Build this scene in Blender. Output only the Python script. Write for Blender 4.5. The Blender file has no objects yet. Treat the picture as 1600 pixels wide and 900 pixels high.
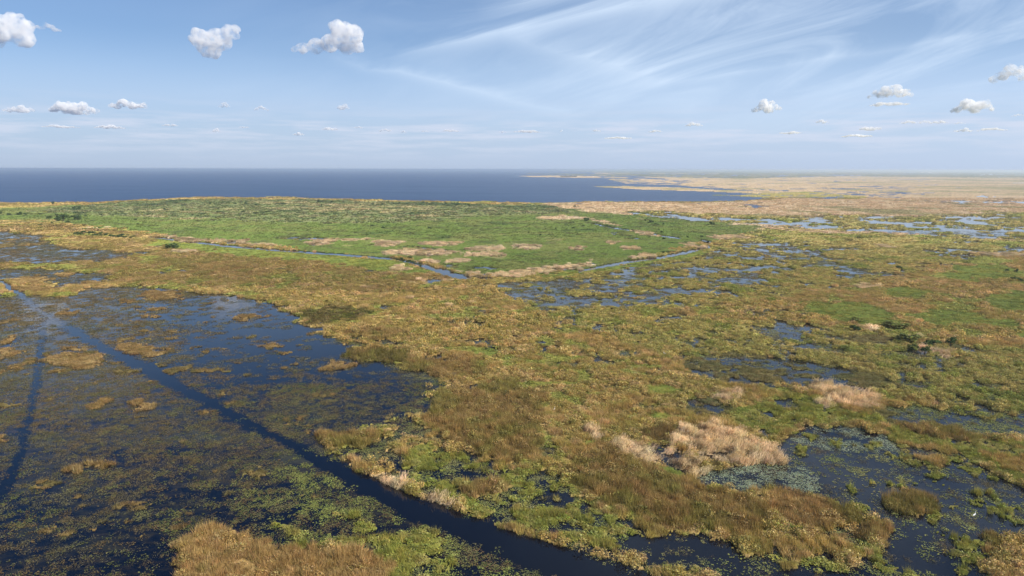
import bpy, math, random
import numpy as np
from mathutils import Matrix, Vector, Euler

# ------------------------------------------------------------------ camera, sky, sun
S = bpy.context.scene
COL = S.collection
H = 60.0                       # height of the drone above the marsh
F = 1067.0                     # focal length in pixels of the 1600 px wide photograph
PITCH = math.radians(9.86)
ROLL = math.radians(0.11)
cam_d = bpy.data.cameras.new('camera')
cam = bpy.data.objects.new('camera', cam_d)
COL.objects.link(cam)
cam_d.sensor_width = 36.0
cam_d.lens = 36.0 * F / 1600.0
cam_d.clip_start = 0.5
cam_d.clip_end = 200000.0
cam.matrix_world = (Matrix.Translation((0, 0, H)) @ Matrix.Rotation(math.pi / 2 - PITCH, 4, 'X')
                    @ Matrix.Rotation(ROLL, 4, 'Z'))
S.camera = cam
R3 = np.array(cam.matrix_world.to_3x3())

SUN_EL, SUN_AZ = math.radians(36), math.radians(118)     # azimuth clockwise from the view direction (+Y)
sun_dir = Vector((math.cos(SUN_EL) * math.sin(SUN_AZ), math.cos(SUN_EL) * math.cos(SUN_AZ), math.sin(SUN_EL)))
sd = bpy.data.lights.new('sun', 'SUN')
sd.energy = 5.0
sd.angle = math.radians(0.53)
sd.color = (1.0, 0.92, 0.80)
sun = bpy.data.objects.new('sun', sd)
COL.objects.link(sun)
sun.rotation_euler = sun_dir.to_track_quat('Z', 'Y').to_euler()
sun.location = (0, 0, 300)

S.view_settings.view_transform = 'Standard'
S.view_settings.look = 'None'
S.view_settings.exposure = 0.30
S.view_settings.gamma = 1.0
S.render.resolution_x, S.render.resolution_y = 1024, 576
S.cycles.max_bounces = 14
S.cycles.diffuse_bounces = 2
S.cycles.glossy_bounces = 2
S.cycles.transparent_max_bounces = 8
S.cycles.volume_bounces = 14
S.cycles.volume_step_rate = 1.0
S.cycles.volume_max_steps = 128


class NT:
    """small helper for building node trees"""
    def __init__(self, tree):
        self.t = tree
    def n(self, typ, **kw):
        nd = self.t.nodes.new(typ)
        for k, v in kw.items():
            if k.startswith('i_'):
                key = k[2:]
                key = int(key) if key.isdigit() else key
                nd.inputs[key].default_value = v
            else:
                setattr(nd, k, v)
        return nd
    def l(self, a, b):
        self.t.links.new(a, b)
    def math(self, op, a, b=None, c=None, clamp=False):
        nd = self.t.nodes.new('ShaderNodeMath')
        nd.operation = op
        nd.use_clamp = clamp
        for i, v in enumerate((a, b, c)):
            if v is None:
                continue
            if isinstance(v, (int, float)):
                nd.inputs[i].default_value = v
            else:
                self.l(v, nd.inputs[i])
        return nd.outputs[0]
    def ramp(self, fac, stops, interp='LINEAR'):
        nd = self.t.nodes.new('ShaderNodeValToRGB')
        nd.color_ramp.interpolation = interp
        el = nd.color_ramp.elements
        while len(el) < len(stops):
            el.new(0.5)
        for e, (p, c) in zip(el, stops):
            e.position = p
            e.color = (c, c, c, 1) if isinstance(c, (int, float)) else (c[0], c[1], c[2], 1)
        self.l(fac, nd.inputs[0])
        return nd.outputs[0]
    def mix(self, fac, a, b, mode='MIX'):
        nd = self.t.nodes.new('ShaderNodeMix')
        nd.data_type = 'RGBA'
        nd.blend_type = mode
        for sock, v in ((nd.inputs['Factor'], fac), (nd.inputs[6], a), (nd.inputs[7], b)):
            if isinstance(v, (int, float)):
                sock.default_value = v
            elif isinstance(v, tuple):
                sock.default_value = (v[0], v[1], v[2], 1)
            else:
                self.l(v, sock)
        return nd.outputs[2]


def build_world():
    w = bpy.data.worlds.new('World')
    S.world = w
    w.use_nodes = True
    T = NT(w.node_tree)
    w.node_tree.nodes.clear()
    out = T.n('ShaderNodeOutputWorld')
    bg = T.n('ShaderNodeBackground', i_Strength=0.115)
    sky = T.n('ShaderNodeTexSky', sky_type='NISHITA', sun_disc=False)
    sky.sun_elevation = SUN_EL
    sky.sun_rotation = SUN_AZ
    sky.altitude = 0.0
    sky.air_density = 1.0
    sky.dust_density = 1.2
    sky.ozone_density = 2.2
    # cirrus: noise on a plane high above, reached by dividing the direction by its height
    tc = T.n('ShaderNodeTexCoord')
    sep = T.n('ShaderNodeSeparateXYZ')
    T.l(tc.outputs['Generated'], sep.inputs[0])
    X, Y, Z = sep.outputs
    zz = T.math('ADD', T.math('MAXIMUM', Z, 0.0), 0.06)
    px = T.math('DIVIDE', X, zz)
    py = T.math('DIVIDE', Y, zz)
    cmb = T.n('ShaderNodeCombineXYZ')
    T.l(px, cmb.inputs[0]); T.l(py, cmb.inputs[1])
    azn = T.n('ShaderNodeMath', operation='ARCTAN2')
    T.l(X, azn.inputs[0]); T.l(Y, azn.inputs[1])
    cz = T.n('ShaderNodeCombineXYZ')
    T.l(T.math('MULTIPLY', azn.outputs[0], 1.0), cz.inputs[0]); T.l(T.math('MULTIPLY', Z, 1.7), cz.inputs[1])
    mp = T.n('ShaderNodeMapping', vector_type='TEXTURE')
    mp.inputs['Rotation'].default_value = (0, 0, math.radians(24))
    mp.inputs['Scale'].default_value = (0.42, 0.115, 1.0)
    mp.inputs['Location'].default_value = (0.15, 0.1, 0)
    T.l(cz.outputs[0], mp.inputs[0])
    n1 = T.n('ShaderNodeTexNoise', i_Scale=1.0, i_Detail=12.0, i_Roughness=0.62, i_Distortion=1.0)
    T.l(mp.outputs[0], n1.inputs['Vector'])
    mp2 = T.n('ShaderNodeMapping')
    mp2.inputs['Rotation'].default_value = (0, 0, math.radians(22))
    mp2.inputs['Scale'].default_value = (0.22, 0.16, 1.0)
    T.l(cmb.outputs[0], mp2.inputs[0])
    n2 = T.n('ShaderNodeTexNoise', i_Scale=1.0, i_Detail=3.0, i_Roughness=0.5)
    T.l(mp2.outputs[0], n2.inputs['Vector'])
    wisp = T.ramp(n1.outputs[0], [(0.40, 0.0), (0.75, 1.0)])
    # the cirrus sheet lies on the right of the view, thinning out to the left
    az = T.n('ShaderNodeMath', operation='ARCTAN2')
    T.l(X, az.inputs[0]); T.l(Y, az.inputs[1])
    sheet = T.ramp(T.math('ADD', T.math('MULTIPLY', az.outputs[0], 0.5), T.math('MULTIPLY', n2.outputs[0], 0.55)),
                   [(0.08, 0.0), (0.42, 1.0)], 'EASE')
    m = T.math('MULTIPLY', wisp, sheet)
    sheet = T.math('MULTIPLY', sheet, T.ramp(T.math('ADD', T.math('MULTIPLY', az.outputs[0], 0.5), 0.25),
                   [(0.12, 0.0), (0.32, 1.0), (0.40, 0.8), (0.50, 0.28)]))
    veil = T.math('MULTIPLY', sheet, 0.30)
    m = T.math('MULTIPLY', T.math('ADD', m, veil), T.ramp(Z, [(0.03, 0.0), (0.12, 1.0)]))
    # streaks of cloud drawn as great arcs: distance from a plane through the viewer
    def streak(e0, e1, width, strength):
        # from azimuth/elevation degrees e0 to e1
        a0, h0 = map(math.radians, e0); a1, h1 = map(math.radians, e1)
        p = Vector((math.sin(a0) * math.cos(h0), math.cos(a0) * math.cos(h0), math.sin(h0)))
        q = Vector((math.sin(a1) * math.cos(h1), math.cos(a1) * math.cos(h1), math.sin(h1)))
        nrm = p.cross(q).normalized(); mid = (p + q).normalized(); half = mid.angle(p)
        d1 = T.n('ShaderNodeVectorMath', operation='DOT_PRODUCT'); d1.inputs[1].default_value = nrm
        T.l(tc.outputs['Generated'], d1.inputs[0])
        d2 = T.n('ShaderNodeVectorMath', operation='DOT_PRODUCT'); d2.inputs[1].default_value = mid
        T.l(tc.outputs['Generated'], d2.inputs[0])
        off = T.math('MULTIPLY', T.math('SUBTRACT', n1.outputs[0], 0.5), width * 2.2)
        a = T.math('ABSOLUTE', T.math('ADD', d1.outputs['Value'], off))
        a = T.math('SUBTRACT', 1.0, T.math('DIVIDE', a, width), clamp=True)
        e = T.ramp(d2.outputs['Value'], [(math.cos(half * 1.15), 0.0), (math.cos(half * 0.6), 1.0)], 'EASE')
        return T.math('MULTIPLY', T.math('MULTIPLY', T.math('MULTIPLY', a, a), e),
                      T.math('MULTIPLY', T.ramp(n1.outputs[0], [(0.3, 0.45), (0.65, 1.0)]), strength))
    for s_ in (streak((-9, 8.8), (26, 14.6), 0.026, 0.62), streak((-14, 8.4), (5, 4.4), 0.016, 0.45),
               streak((0, 10.2), (12, 7.0), 0.040, 0.45), streak((-2, 12.4), (14, 15.0), 0.018, 0.6), streak((10, 6.5), (34, 9.0), 0.012, 0.35)):
        m = T.math('ADD', m, s_)
    m = T.math('MULTIPLY', m, 0.80, clamp=True)
    # distant low cloud layer: thin pale bands just above the horizon
    mp3 = T.n('ShaderNodeMapping')
    mp3.inputs['Scale'].default_value = (5.0, 5.0, 60.0)
    T.l(tc.outputs['Generated'], mp3.inputs[0])
    n3 = T.n('ShaderNodeTexNoise', i_Scale=1.6, i_Detail=7.0, i_Roughness=0.6)
    T.l(mp3.outputs[0], n3.inputs['Vector'])
    band = T.math('MULTIPLY', T.ramp(Z, [(0.008, 0.0), (0.028, 0.55), (0.055, 1.0), (0.075, 0.25), (0.1, 0.0)]),
                  T.ramp(n3.outputs[0], [(0.44, 0.0), (0.62, 1.0)]))
    low = T.math('MULTIPLY', band, 0.62)
    tint = T.mix(1.0, sky.outputs[0], (0.28, 0.49, 0.72), 'MULTIPLY')
    # low thick haze over land and lake in every direction
    hz = T.ramp(Z, [(0.0, 1.0), (0.08, 0.85), (0.18, 0.38), (0.34, 0.0)], 'EASE')
    hcol = T.ramp(Z, [(0.0, (.40, .475, .62)), (0.05, (.44, .525, .67)), (0.13, (.43, .545, .73))])
    # brighter toward the sun, which stands to the right of the view
    toward = T.n('ShaderNodeVectorMath', operation='DOT_PRODUCT')
    toward.inputs[1].default_value = (math.sin(SUN_AZ), math.cos(SUN_AZ), 0)
    T.l(tc.outputs['Generated'], toward.inputs[0])
    glow = T.math('ADD', 1.10, T.math('MULTIPLY', toward.outputs['Value'], 0.14))
    hv = T.n('ShaderNodeVectorMath', operation='SCALE'); T.l(hcol, hv.inputs[0]); T.l(T.math('MULTIPLY', glow, 10.0), hv.inputs['Scale'])
    c0 = T.mix(T.math('MULTIPLY', hz, 0.8), tint, hv.outputs[0])
    c1 = T.mix(m, c0, (5.3, 6.3, 7.6))
    c2 = T.mix(low, c1, (5.2, 5.5, 6.5))
    T.l(c2, bg.inputs[0])
    T.l(bg.outputs[0], out.inputs[0])


build_world()


# ------------------------------------------------------------------ ground position of photograph points
def at(u, v, z=0.0):
    """point at height z of the marsh seen at photograph pixel (u, v)"""
    c = R3 @ np.array([(u - 800.0) / F, -(v - 450.0) / F, -1.0])
    k = (z - H) / min(c[2], -1e-5)
    return np.array([c[0] * k, c[1] * k])


def proj(x, y, z=0.0):
    px = R3[0, 0] * x + R3[1, 0] * y + R3[2, 0] * (z - H)
    py = R3[0, 1] * x + R3[1, 1] * y + R3[2, 1] * (z - H)
    pz = -(R3[0, 2] * x + R3[1, 2] * y + R3[2, 2] * (z - H))
    return 800 + F * px / pz, 450 - F * py / pz


def H2(ix, iy, seed):
    h = (ix.astype(np.int64) * 374761393 + iy.astype(np.int64) * 668265263 + seed * 974711) & 0xffffffff
    h = ((h ^ (h >> 13)) * 1274126177) & 0xffffffff
    h = ((h ^ (h >> 16)) * 2246822519) & 0xffffffff
    return ((h ^ (h >> 13)) & 0xffff) / 65535.0


def vn(x, y, s, seed):
    """value noise of wavelength s, about -1..1"""
    a = x / s + seed * 17.31; b = y / s + seed * 5.77
    ix = np.floor(a); iy = np.floor(b)
    fx = a - ix; fy = b - iy
    fx = fx * fx * (3 - 2 * fx); fy = fy * fy * (3 - 2 * fy)
    n = (H2(ix, iy, seed) * (1 - fx) * (1 - fy) + H2(ix + 1, iy, seed) * fx * (1 - fy)
         + H2(ix, iy + 1, seed) * (1 - fx) * fy + H2(ix + 1, iy + 1, seed) * fx * fy)
    return 2 * n - 1


SC = [0.8, 1.9, 4.4, 10, 24, 56, 130, 300, 700, 1600]


def dn(x, y, d, rel, width, seed):
    """noise whose wavelength grows with distance (rel * d), blended between fixed octaves"""
    c = np.log(np.maximum(rel * d, 0.5))
    num = 0; den = 0
    for i, s in enumerate(SC):
        w = np.exp(-((np.log(s) - c) / width) ** 2)
        if w.max() < 0.03:
            continue
        num = num + w * vn(x, y, s, seed + 31 * i)
        den = den + w * w
    return num / np.sqrt(den + 1e-9)


def uni(n):
    """map the noise to an about even spread over 0..1"""
    return 1 / (1 + np.exp(-n * 3.3))


# ------------------------------------------------------------------ what grows where
LAKE, WATER, WEED, SEDGE, BROWN, REED, GREEN, MAT, PLAIN, FARL, GOLD, OLIVE, FARG = range(13)
LAYERS = []       # (polygon in photograph pixels, kind, share of open water, thing index)
THINGS = []       # dict(name, label, cat, group)


def lay(poly, kind, wet=0.0, thing=None, pads=None):
    ti = -1
    if thing:
        THINGS.append(thing)
        ti = len(THINGS) - 1
    LAYERS.append((np.array(poly, float), kind, wet, ti, pads))


def oval(cx, cy, w, h, seed=0, slope=0.0, n=16, jag=0.16):
    rr = random.Random(int(cx * 7 + cy * 13 + seed))
    p = []
    for i in range(n):
        a = 2 * math.pi * i / n
        r = 1 + rr.uniform(-jag, jag)
        x = math.cos(a) * w / 2 * r
        p.append((cx + x, cy + math.sin(a) * h / 2 * r + x * slope))
    return p


def strip(pts, hor=False):
    """a band along a polyline of (u, v, thickness)"""
    a, b = [], []
    for (u, v, t) in pts:
        if hor:
            a.append((u - t / 2, v)); b.append((u + t / 2, v))
        else:
            a.append((u, v - t / 2)); b.append((u, v + t / 2))
    return a + b[::-1]


# --- the lake and the far land
lay([(-900, 262), (-900, 319), (0, 318), (90, 317), (180, 316), (205, 315.5), (178, 314.6), (240, 312), (300, 309),
     (380, 308.5), (480, 310), (600, 313), (700, 315), (850, 317.5), (950, 315), (1060, 315.5), (1160, 314),
     (1206, 310), (1210, 306), (1250, 262)], LAKE, 1)
lay([(-900, 319), (0, 318), (90, 317), (180, 316), (205, 315.5), (178, 314.6), (240, 312), (300, 309), (380, 308.5),
     (480, 310), (600, 313), (700, 315), (850, 317.5), (1000, 317), (1000, 324), (640, 319), (480, 315), (300, 315),
     (100, 325), (-900, 340)], SEDGE, 0.02)
lay([(840, 255), (845, 266), (900, 268), (935, 271), (965, 274), (1010, 277), (1052, 281), (1020, 285), (1060, 289),
     (1100, 293), (1205, 300), (1240, 309), (1204, 313), (1060, 316), (950, 316), (850, 318), (820, 325), (1000, 352),
     (1200, 360), (1600, 385), (2600, 420), (2600, 255)], PLAIN, 0.05)
lay([(806, 275.2), (860, 274), (930, 275), (960, 276), (930, 278), (870, 277.4), (830, 276.6)], PLAIN, 0)
lay([(930, 271), (1000, 279), (1100, 283), (1050, 289), (985, 288), (960, 283), (940, 277)], PLAIN, 0.55)
lay([(924, 290.8), (980, 291), (1060, 293), (1110, 296), (1210, 299), (1225, 306), (1170, 302), (1100, 299.5),
     (1000, 296), (940, 292.8)], PLAIN, 0)
lay([(840, 255), (845, 266.5), (900, 268.3), (950, 270), (1100, 271.5), (1250, 273), (1400, 276.5), (1620, 278),
     (2600, 280), (2600, 255)], FARL, 0.1)
lay([(980, 271), (1080, 271.5), (1240, 273.5), (1240, 275.5), (1080, 274), (980, 273)], FARL, 0.6)
lay([(800, 271), (1000, 276), (1160, 279), (1240, 277), (1350, 275), (1350, 272), (1100, 272)], FARL, 0.35)
lay([(1180, 296), (1380, 290), (1480, 302), (1600, 310), (1700, 325), (1560, 322), (1420, 316), (1330, 306)],
    PLAIN, 0.30)
lay([(1110, 305), (1260, 300), (1360, 308), (1340, 312), (1200, 309)], OLIVE, 0.15)
lay([(860, 318), (1010, 316), (1010, 320), (930, 322), (855, 321)], PLAIN, 0.2)
# --- the belt of pools on the right
lay([(975, 330), (1040, 331), (1120, 336), (1260, 338), (1300, 336), (1440, 338), (1560, 332), (2300, 340),
     (2300, 380), (1600, 376), (1500, 366), (1340, 362), (1210, 356), (1120, 352), (1060, 348), (990, 342)], OLIVE, 0.50)
lay([(1000, 339), (1120, 338), (1300, 342), (1420, 352), (1500, 356), (1620, 354), (1620, 372), (1480, 372),
     (1380, 362), (1250, 356), (1120, 350), (1010, 346)], OLIVE, 0.72)
for p in ([(1300, 340), (1403, 338, ), (1402, 342), (1340, 342)], [(1470, 342), (1520, 337), (1600, 338), (1600, 340), (1530, 341), (1495, 345)],
          [(1370, 367), (1400, 364), (1457, 363), (1440, 372), (1424, 371)], [(1462, 370), (1530, 370), (1700, 373), (1700, 376), (1560, 373), (1470, 373)],
          [(1230, 353), (1290, 354), (1330, 357), (1270, 356)], [(1560, 344), (1620, 342), (1620, 344), (1570, 346)]):
    lay(p, WATER, 0.9)
# --- middle ground, right and centre: olive rush marsh
lay([(760, 436), (900, 418), (1100, 386), (1200, 358), (1340, 362), (1500, 372), (1700, 380), (2400, 400), (2400, 470),
     (1600, 395), (1500, 405), (1420, 430), (1300, 450), (1200, 470), (1000, 490), (860, 490), (760, 470)], OLIVE, 0.27)
lay([(770, 446), (860, 430), (960, 425), (1060, 395), (1130, 388), (1210, 388), (1290, 395), (1260, 410), (1180, 420),
     (1200, 440), (1120, 455), (1040, 462), (960, 475), (860, 490), (800, 480)], OLIVE, 0.56)
lay([(1250, 440), (1307, 431), (1371, 427), (1435, 417), (1483, 407), (1531, 398), (1540, 402), (1480, 414),
     (1420, 428), (1340, 435), (1270, 444)], OLIVE, 0.72)
for p in (oval(1160, 437, 76, 14), oval(1085, 424, 20, 18), oval(820, 460, 120, 12, slope=-.08), oval(960, 448, 90, 8, slope=-.15),
          oval(1250, 393, 50, 10, slope=.1), oval(1175, 405, 50, 7), oval(1510, 402, 46, 6, slope=-.1),
          oval(1200, 383, 120, 8, slope=.05), oval(1120, 398, 70, 8), oval(1010, 418, 60, 9, slope=-.2), oval(1320, 389, 60, 4),
          oval(1180, 365, 18, 4), oval(1225, 361, 16, 4), oval(1060, 455, 70, 10), oval(885, 470, 90, 10, slope=-.1)):
    lay(p, WATER, 0.82)
lay([(1300, 450), (1420, 432), (1480, 415), (1600, 395), (2400, 440), (2400, 560), (1600, 560), (1480, 540),
     (1350, 500), (1280, 480)], SEDGE, 0.02)
for p in (oval(1530, 425, 110, 30), oval(1330, 490, 160, 28, slope=.1), oval(1480, 497, 120, 24), oval(1590, 470, 90, 36),
          oval(1420, 458, 80, 14), oval(1660, 520, 160, 40), oval(1560, 505, 60, 18)):
    lay(p, MAT, 0.0, pads='g')
# --- wide olive bank behind the pools, lower right
lay([(1060, 520), (1200, 500), (1320, 510), (1460, 540), (1620, 545), (2400, 600), (2400, 720), (1600, 640),
     (1480, 625), (1380, 625), (1280, 600), (1200, 570), (1080, 560)], OLIVE, 0.27)
lay([(1060, 570), (1100, 553), (1200, 555), (1260, 565), (1320, 575), (1390, 590), (1402, 604), (1340, 612), (1270, 606),
     (1200, 607), (1130, 604), (1085, 590)], WATER, 0.72)
lay([(900, 500), (1000, 510), (1120, 540), (1130, 560), (1060, 566), (960, 535), (860, 520)], OLIVE, 0.50)
lay([(860, 480), (1000, 490), (1180, 500), (1220, 512), (1100, 525), (960, 508), (860, 500)], OLIVE, 0.34)
lay([(800, 540), (900, 545), (960, 570), (900, 585), (820, 570)], SEDGE, 0.28)
lay([(820, 625), (900, 640), (920, 690), (860, 700), (830, 670)], SEDGE, 0.22)
lay([(1180, 512), (1300, 508), (1330, 525), (1310, 555), (1210, 540)], OLIVE, 0.48)
for p in (oval(1362, 532, 80, 20), oval(1500, 543, 46, 12, slope=.15), oval(1448, 558, 90, 10), oval(1390, 556, 30, 10), oval(1345, 566, 60, 8, slope=.1),
          oval(1425, 602, 60, 10), oval(1330, 606, 90, 14, slope=.12), oval(900, 548, 60, 8), oval(830, 557, 30, 8),
          oval(880, 562, 30, 6), oval(920, 575, 30, 7), oval(1510, 628, 60, 10)):
    lay(p, WATER, 0.75)
lay([(-700, 340), (60, 350), (130, 356), (400, 390), (560, 404), (660, 425), (740, 440), (640, 462), (480, 455), (330, 450), (160, 440), (0, 420), (-700, 420)], SEDGE, 0.05, pads='m')
lay([(240, 405), (330, 405), (430, 425), (400, 440), (300, 432)], BROWN, 0.06)
# --- the green field inside the canal
lay([(-700, 345), (20, 326), (100, 321), (300, 313), (480, 313), (640, 317), (850, 322), (940, 333), (1000, 338),
     (1100, 346), (1200, 353), (1185, 362), (1130, 375), (1090, 381), (1070, 388), (1000, 405), (900, 425), (820, 433),
     (740, 431), (640, 405), (560, 401), (420, 388), (260, 371), (130, 353), (30, 346), (-700, 360)], GREEN, 0.0)
lay([(200, 315.5), (300, 312), (400, 311.3), (480, 312.5), (640, 316.3), (850, 321), (900, 333), (760, 338), (620, 348), (520, 350), (420, 348),
     (260, 340), (120, 335), (60, 329)], FARG, 0.0)
lay([(400, 316), (560, 318), (700, 322), (680, 330), (560, 330), (420, 326)], FARG, 0.0, pads='t')
for p in (oval(480, 374, 110, 5), oval(672, 391, 60, 6, slope=.1), oval(704, 415, 26, 4, slope=.2), oval(770, 400, 20, 3), oval(760, 419, 30, 4),
          oval(965, 367, 22, 3), oval(985, 371, 26, 3), oval(1075, 379, 8, 6), oval(630, 387, 12, 3), oval(690, 395, 60, 3), oval(30, 347, 60, 2)):
    lay(p, WATER, 0.8)
lay([(230, 372), (420, 390), (560, 404), (640, 412), (690, 430), (600, 425), (480, 408), (380, 402), (290, 392), (230, 384)],
    MAT, 0.0, pads='g')
lay([(837, 434), (930, 420), (1020, 405), (1070, 396), (1110, 390), (1106, 398), (1040, 408), (940, 425), (890, 433), (860, 437)],
    MAT, 0.0, pads='g')
# canal: clear water, built as its own sheet as well
CANALS = [strip([(232, 370, 1.5), (300, 378, 2.5), (350, 384, 2.5), (440, 391.5, 2.5), (520, 397, 2.5), (570, 401, 2.5), (612, 404.5, 2.8),
                 (640, 409, 4), (665, 416, 6), (688, 425, 9), (710, 430, 8), (735, 433.5, 5), (770, 435, 3)]),
          strip([(900, 424.5, 3), (930, 418.5, 3), (970, 411, 3.2), (1010, 405, 3.2), (1050, 398.5, 3.4), (1080, 392.5, 3.6),
                 (1102, 387, 5), (1112, 382, 5), (1108, 378.5, 4), (1095, 375, 2.5)]),
          strip([(925, 349, 1.2), (960, 356, 1.3), (990, 360.5, 1.4), (1030, 367, 1.3), (1062, 371.5, 1.3)])]
CANALS = [[(u, v + (1.5 if i >= len(c) // 2 else 0)) for i, (u, v) in enumerate(c)] for c in CANALS]
for c in CANALS:
    lay(c, LAKE, 1)
# --- left hand marsh: shallow open water with weed
lay([(-700, 352), (0, 362), (70, 367), (110, 384), (200, 394), (206, 401), (150, 411), (80, 412), (0, 412), (-700, 430)], WEED, 0.86)
lay([(-700, 417), (0, 419), (90, 424), (180, 427), (175, 440), (130, 450), (60, 440), (0, 436), (-700, 440)], WEED, 0.88)
lay([(-700, 462), (0, 464), (100, 462), (150, 447), (205, 445), (260, 450), (330, 458), (400, 468), (440, 478), (478, 506),
     (540, 540), (600, 565), (680, 588), (692, 618), (655, 650), (560, 668), (505, 690), (560, 735), (650, 780), (760, 822),
     (830, 850), (900, 862), (1000, 890), (1100, 925), (1150, 1000), (1200, 1400), (-900, 1400), (-900, 470)], WEED, 0.955)
lay([(-900, 470), (0, 470), (120, 478), (230, 500), (330, 530), (300, 600), (160, 600), (0, 640), (-900, 640)], WEED, 0.88)
lay([(500, 690), (560, 668), (655, 650), (700, 690), (800, 715), (880, 740), (900, 790), (980, 815), (1060, 840), (1100, 880),
     (1040, 895), (900, 858), (800, 832), (700, 790), (600, 745)], SEDGE, 0.60, pads='p')
lay([(640, 700), (740, 720), (860, 745), (930, 800), (1000, 830), (960, 860), (880, 845), (780, 815), (690, 780), (620, 735)], MAT, 0.50, pads='p')
# grass and leaf shores left of the foreground channel
lay([(420, 858), (560, 845), (640, 830), (690, 850), (660, 900), (700, 960), (560, 1000), (420, 1000)], MAT, 0.18, pads='p')
SHORE = [(478, 500, 14), (540, 532, 24), (600, 558, 24), (660, 582, 26), (690, 605, 34), (680, 632, 36), (640, 655, 30), (590, 668, 26)]
lay(strip(SHORE), SEDGE, 0.55, pads='p')
lay(strip([(560, 528, 16), (620, 540, 18), (690, 572, 26), (720, 605, 30), (705, 640, 34), (670, 662, 22)]), SEDGE, 0.30, pads='p')
# --- lower right: dark open water
lay([(1215, 735), (1190, 705), (1240, 684), (1290, 672), (1380, 676), (1400, 700), (1500, 712), (1560, 745), (1600, 760), (2300, 830),
     (2300, 1400), (1150, 1400), (1120, 900), (1000, 880), (980, 850), (1060, 838), (1180, 850), (1280, 870), (1390, 865), (1380, 820), (1310, 790),
     (1240, 765), (1180, 770)], WATER, 0.985)
lay([(1080, 741), (1130, 726), (1200, 722), (1250, 728), (1300, 760), (1240, 770), (1150, 768), (1090, 757)], WATER, 1.0, pads='P')
lay([(1225, 688), (1260, 668), (1330, 665), (1378, 678), (1396, 702), (1330, 702), (1270, 700)], WATER, 1.0, pads='P')
lay([(1370, 640), (1440, 634), (1520, 650), (1600, 650), (2200, 690), (2200, 740), (1600, 688), (1520, 680), (1440, 665), (1380, 668), (1340, 655)], WATER, 0.80, pads='p')
lay([(1470, 612), (1560, 622), (1700, 640), (2300, 700), (2300, 720), (1700, 680), (1600, 660), (1540, 655), (1480, 640), (1440, 622)], OLIVE, 0.55)
lay([(1070, 622), (1120, 624), (1150, 640), (1145, 655), (1085, 650), (1070, 640)], WATER, 0.7)
# --- green floating mats of the right bank
lay([(1130, 645), (1180, 630), (1240, 612), (1290, 628), (1330, 640), (1372, 650), (1376, 668), (1320, 664), (1260, 662), (1205, 682),
     (1150, 664)], MAT, 0.14)
lay([(1376, 680), (1403, 664), (1440, 668), (1477, 673), (1520, 681), (1560, 689), (1620, 692), (2300, 740), (2300, 860), (1620, 765), (1573, 748),
     (1557, 732), (1509, 721), (1504, 708), (1480, 700), (1464, 701), (1429, 697), (1397, 695)], MAT, 0.05,
    dict(name='leaf_mat', label='long yellow-green leafy mat reaching the right edge above the dark water', cat='plant mat'))
lay([(1400, 664), (1460, 664), (1530, 684), (1500, 690), (1430, 680)], BROWN, 0.0)
lay([(1540, 705), (1620, 720), (1640, 745), (1580, 735)], SEDGE, 0.0)
# bright green low plants in the centre
for (cx, cy, w, h) in ((830, 540, 50, 10), (905, 572, 44, 12), (940, 592, 50, 8), (760, 552, 44, 18), (1040, 612, 70, 16), (870, 690, 60, 24),
                       (1030, 655, 50, 12), (925, 692, 26, 10), (1055, 738, 40, 16), (1100, 770, 60, 20), (1020, 700, 24, 12),
                       (1240, 828, 70, 14), (700, 545, 30, 10), (820, 640, 30, 16), (985, 575, 40, 10), (1160, 640, 40, 12), (945, 703, 20, 8),
                       (760, 690, 34, 14), (1180, 790, 40, 12), (660, 700, 40, 10)):
    lay(oval(cx, cy, w, h), MAT, 0.05, pads='g')
for (cx, cy, w, h) in ((1022, 642, 40, 9), (1018, 790, 40, 8), (862, 705, 30, 30), (895, 650, 30, 10), (1110, 640, 50, 14), (700, 745, 60, 8),
                       (1240, 636, 40, 8), (1045, 703, 46, 8), (960, 608, 30, 8), (890, 655, 40, 8), (560, 495, 30, 6), (600, 480, 30, 6), (870, 790, 60, 12), (850, 780, 40, 18)):
    lay(oval(cx, cy, w, h), WATER, 0.75)

# --- brown sedge beds
def sedge_bed(poly, label, kind=BROWN, name='sedge_bed', group=None, cat='grass bed', wet=0.03, pads=None):
    lay(poly, kind, wet, dict(name=name, label=label, cat=cat, group=group), pads)


lay([(640, 440), (760, 440), (860, 500), (1000, 540), (1060, 600), (960, 600), (800, 560), (680, 500)], SEDGE, 0.15)
lay([(700, 590), (780, 560), (900, 600), (960, 640), (900, 700), (860, 700), (800, 620), (740, 610)], SEDGE, 0.02)
sedge_bed([(690, 620), (720, 602), (800, 597), (845, 620), (845, 700), (820, 722), (760, 715), (700, 682), (668, 660)],
          'large dark brown sedge bed right of the blue lily water')
sedge_bed([(905, 715), (950, 704), (985, 722), (1060, 748), (1100, 765), (1150, 778), (1200, 785), (1200, 838), (1120, 835),
           (1060, 830), (1000, 815), (950, 790), (900, 765), (893, 740)],
          'widest brown sedge bed sloping down below the pinkish reed bed')
sedge_bed([(1204, 772), (1240, 766), (1290, 782), (1306, 800), (1300, 826), (1240, 822), (1210, 808)],
          'brown sedge clump at the lower right bank beside the dark water', kind=GOLD)
sedge_bed([(1300, 790), (1345, 797), (1358, 812), (1330, 826), (1300, 815)], 'small brown sedge point left of the oval island')
lay([(1150, 830), (1210, 826), (1300, 830), (1370, 826), (1396, 850), (1330, 862), (1340, 880), (1280, 895), (1215, 880), (1150, 860)], SEDGE, 0.22)
sedge_bed([(1330, 826), (1375, 825), (1395, 842), (1392, 856), (1345, 848)], 'ragged sedge tip at the end of the lower right bank')
sedge_bed(oval(1420, 787, 76, 30, jag=.08), 'round brown and green tussock island alone in the dark water', name='tussock_island', cat='island')
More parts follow.
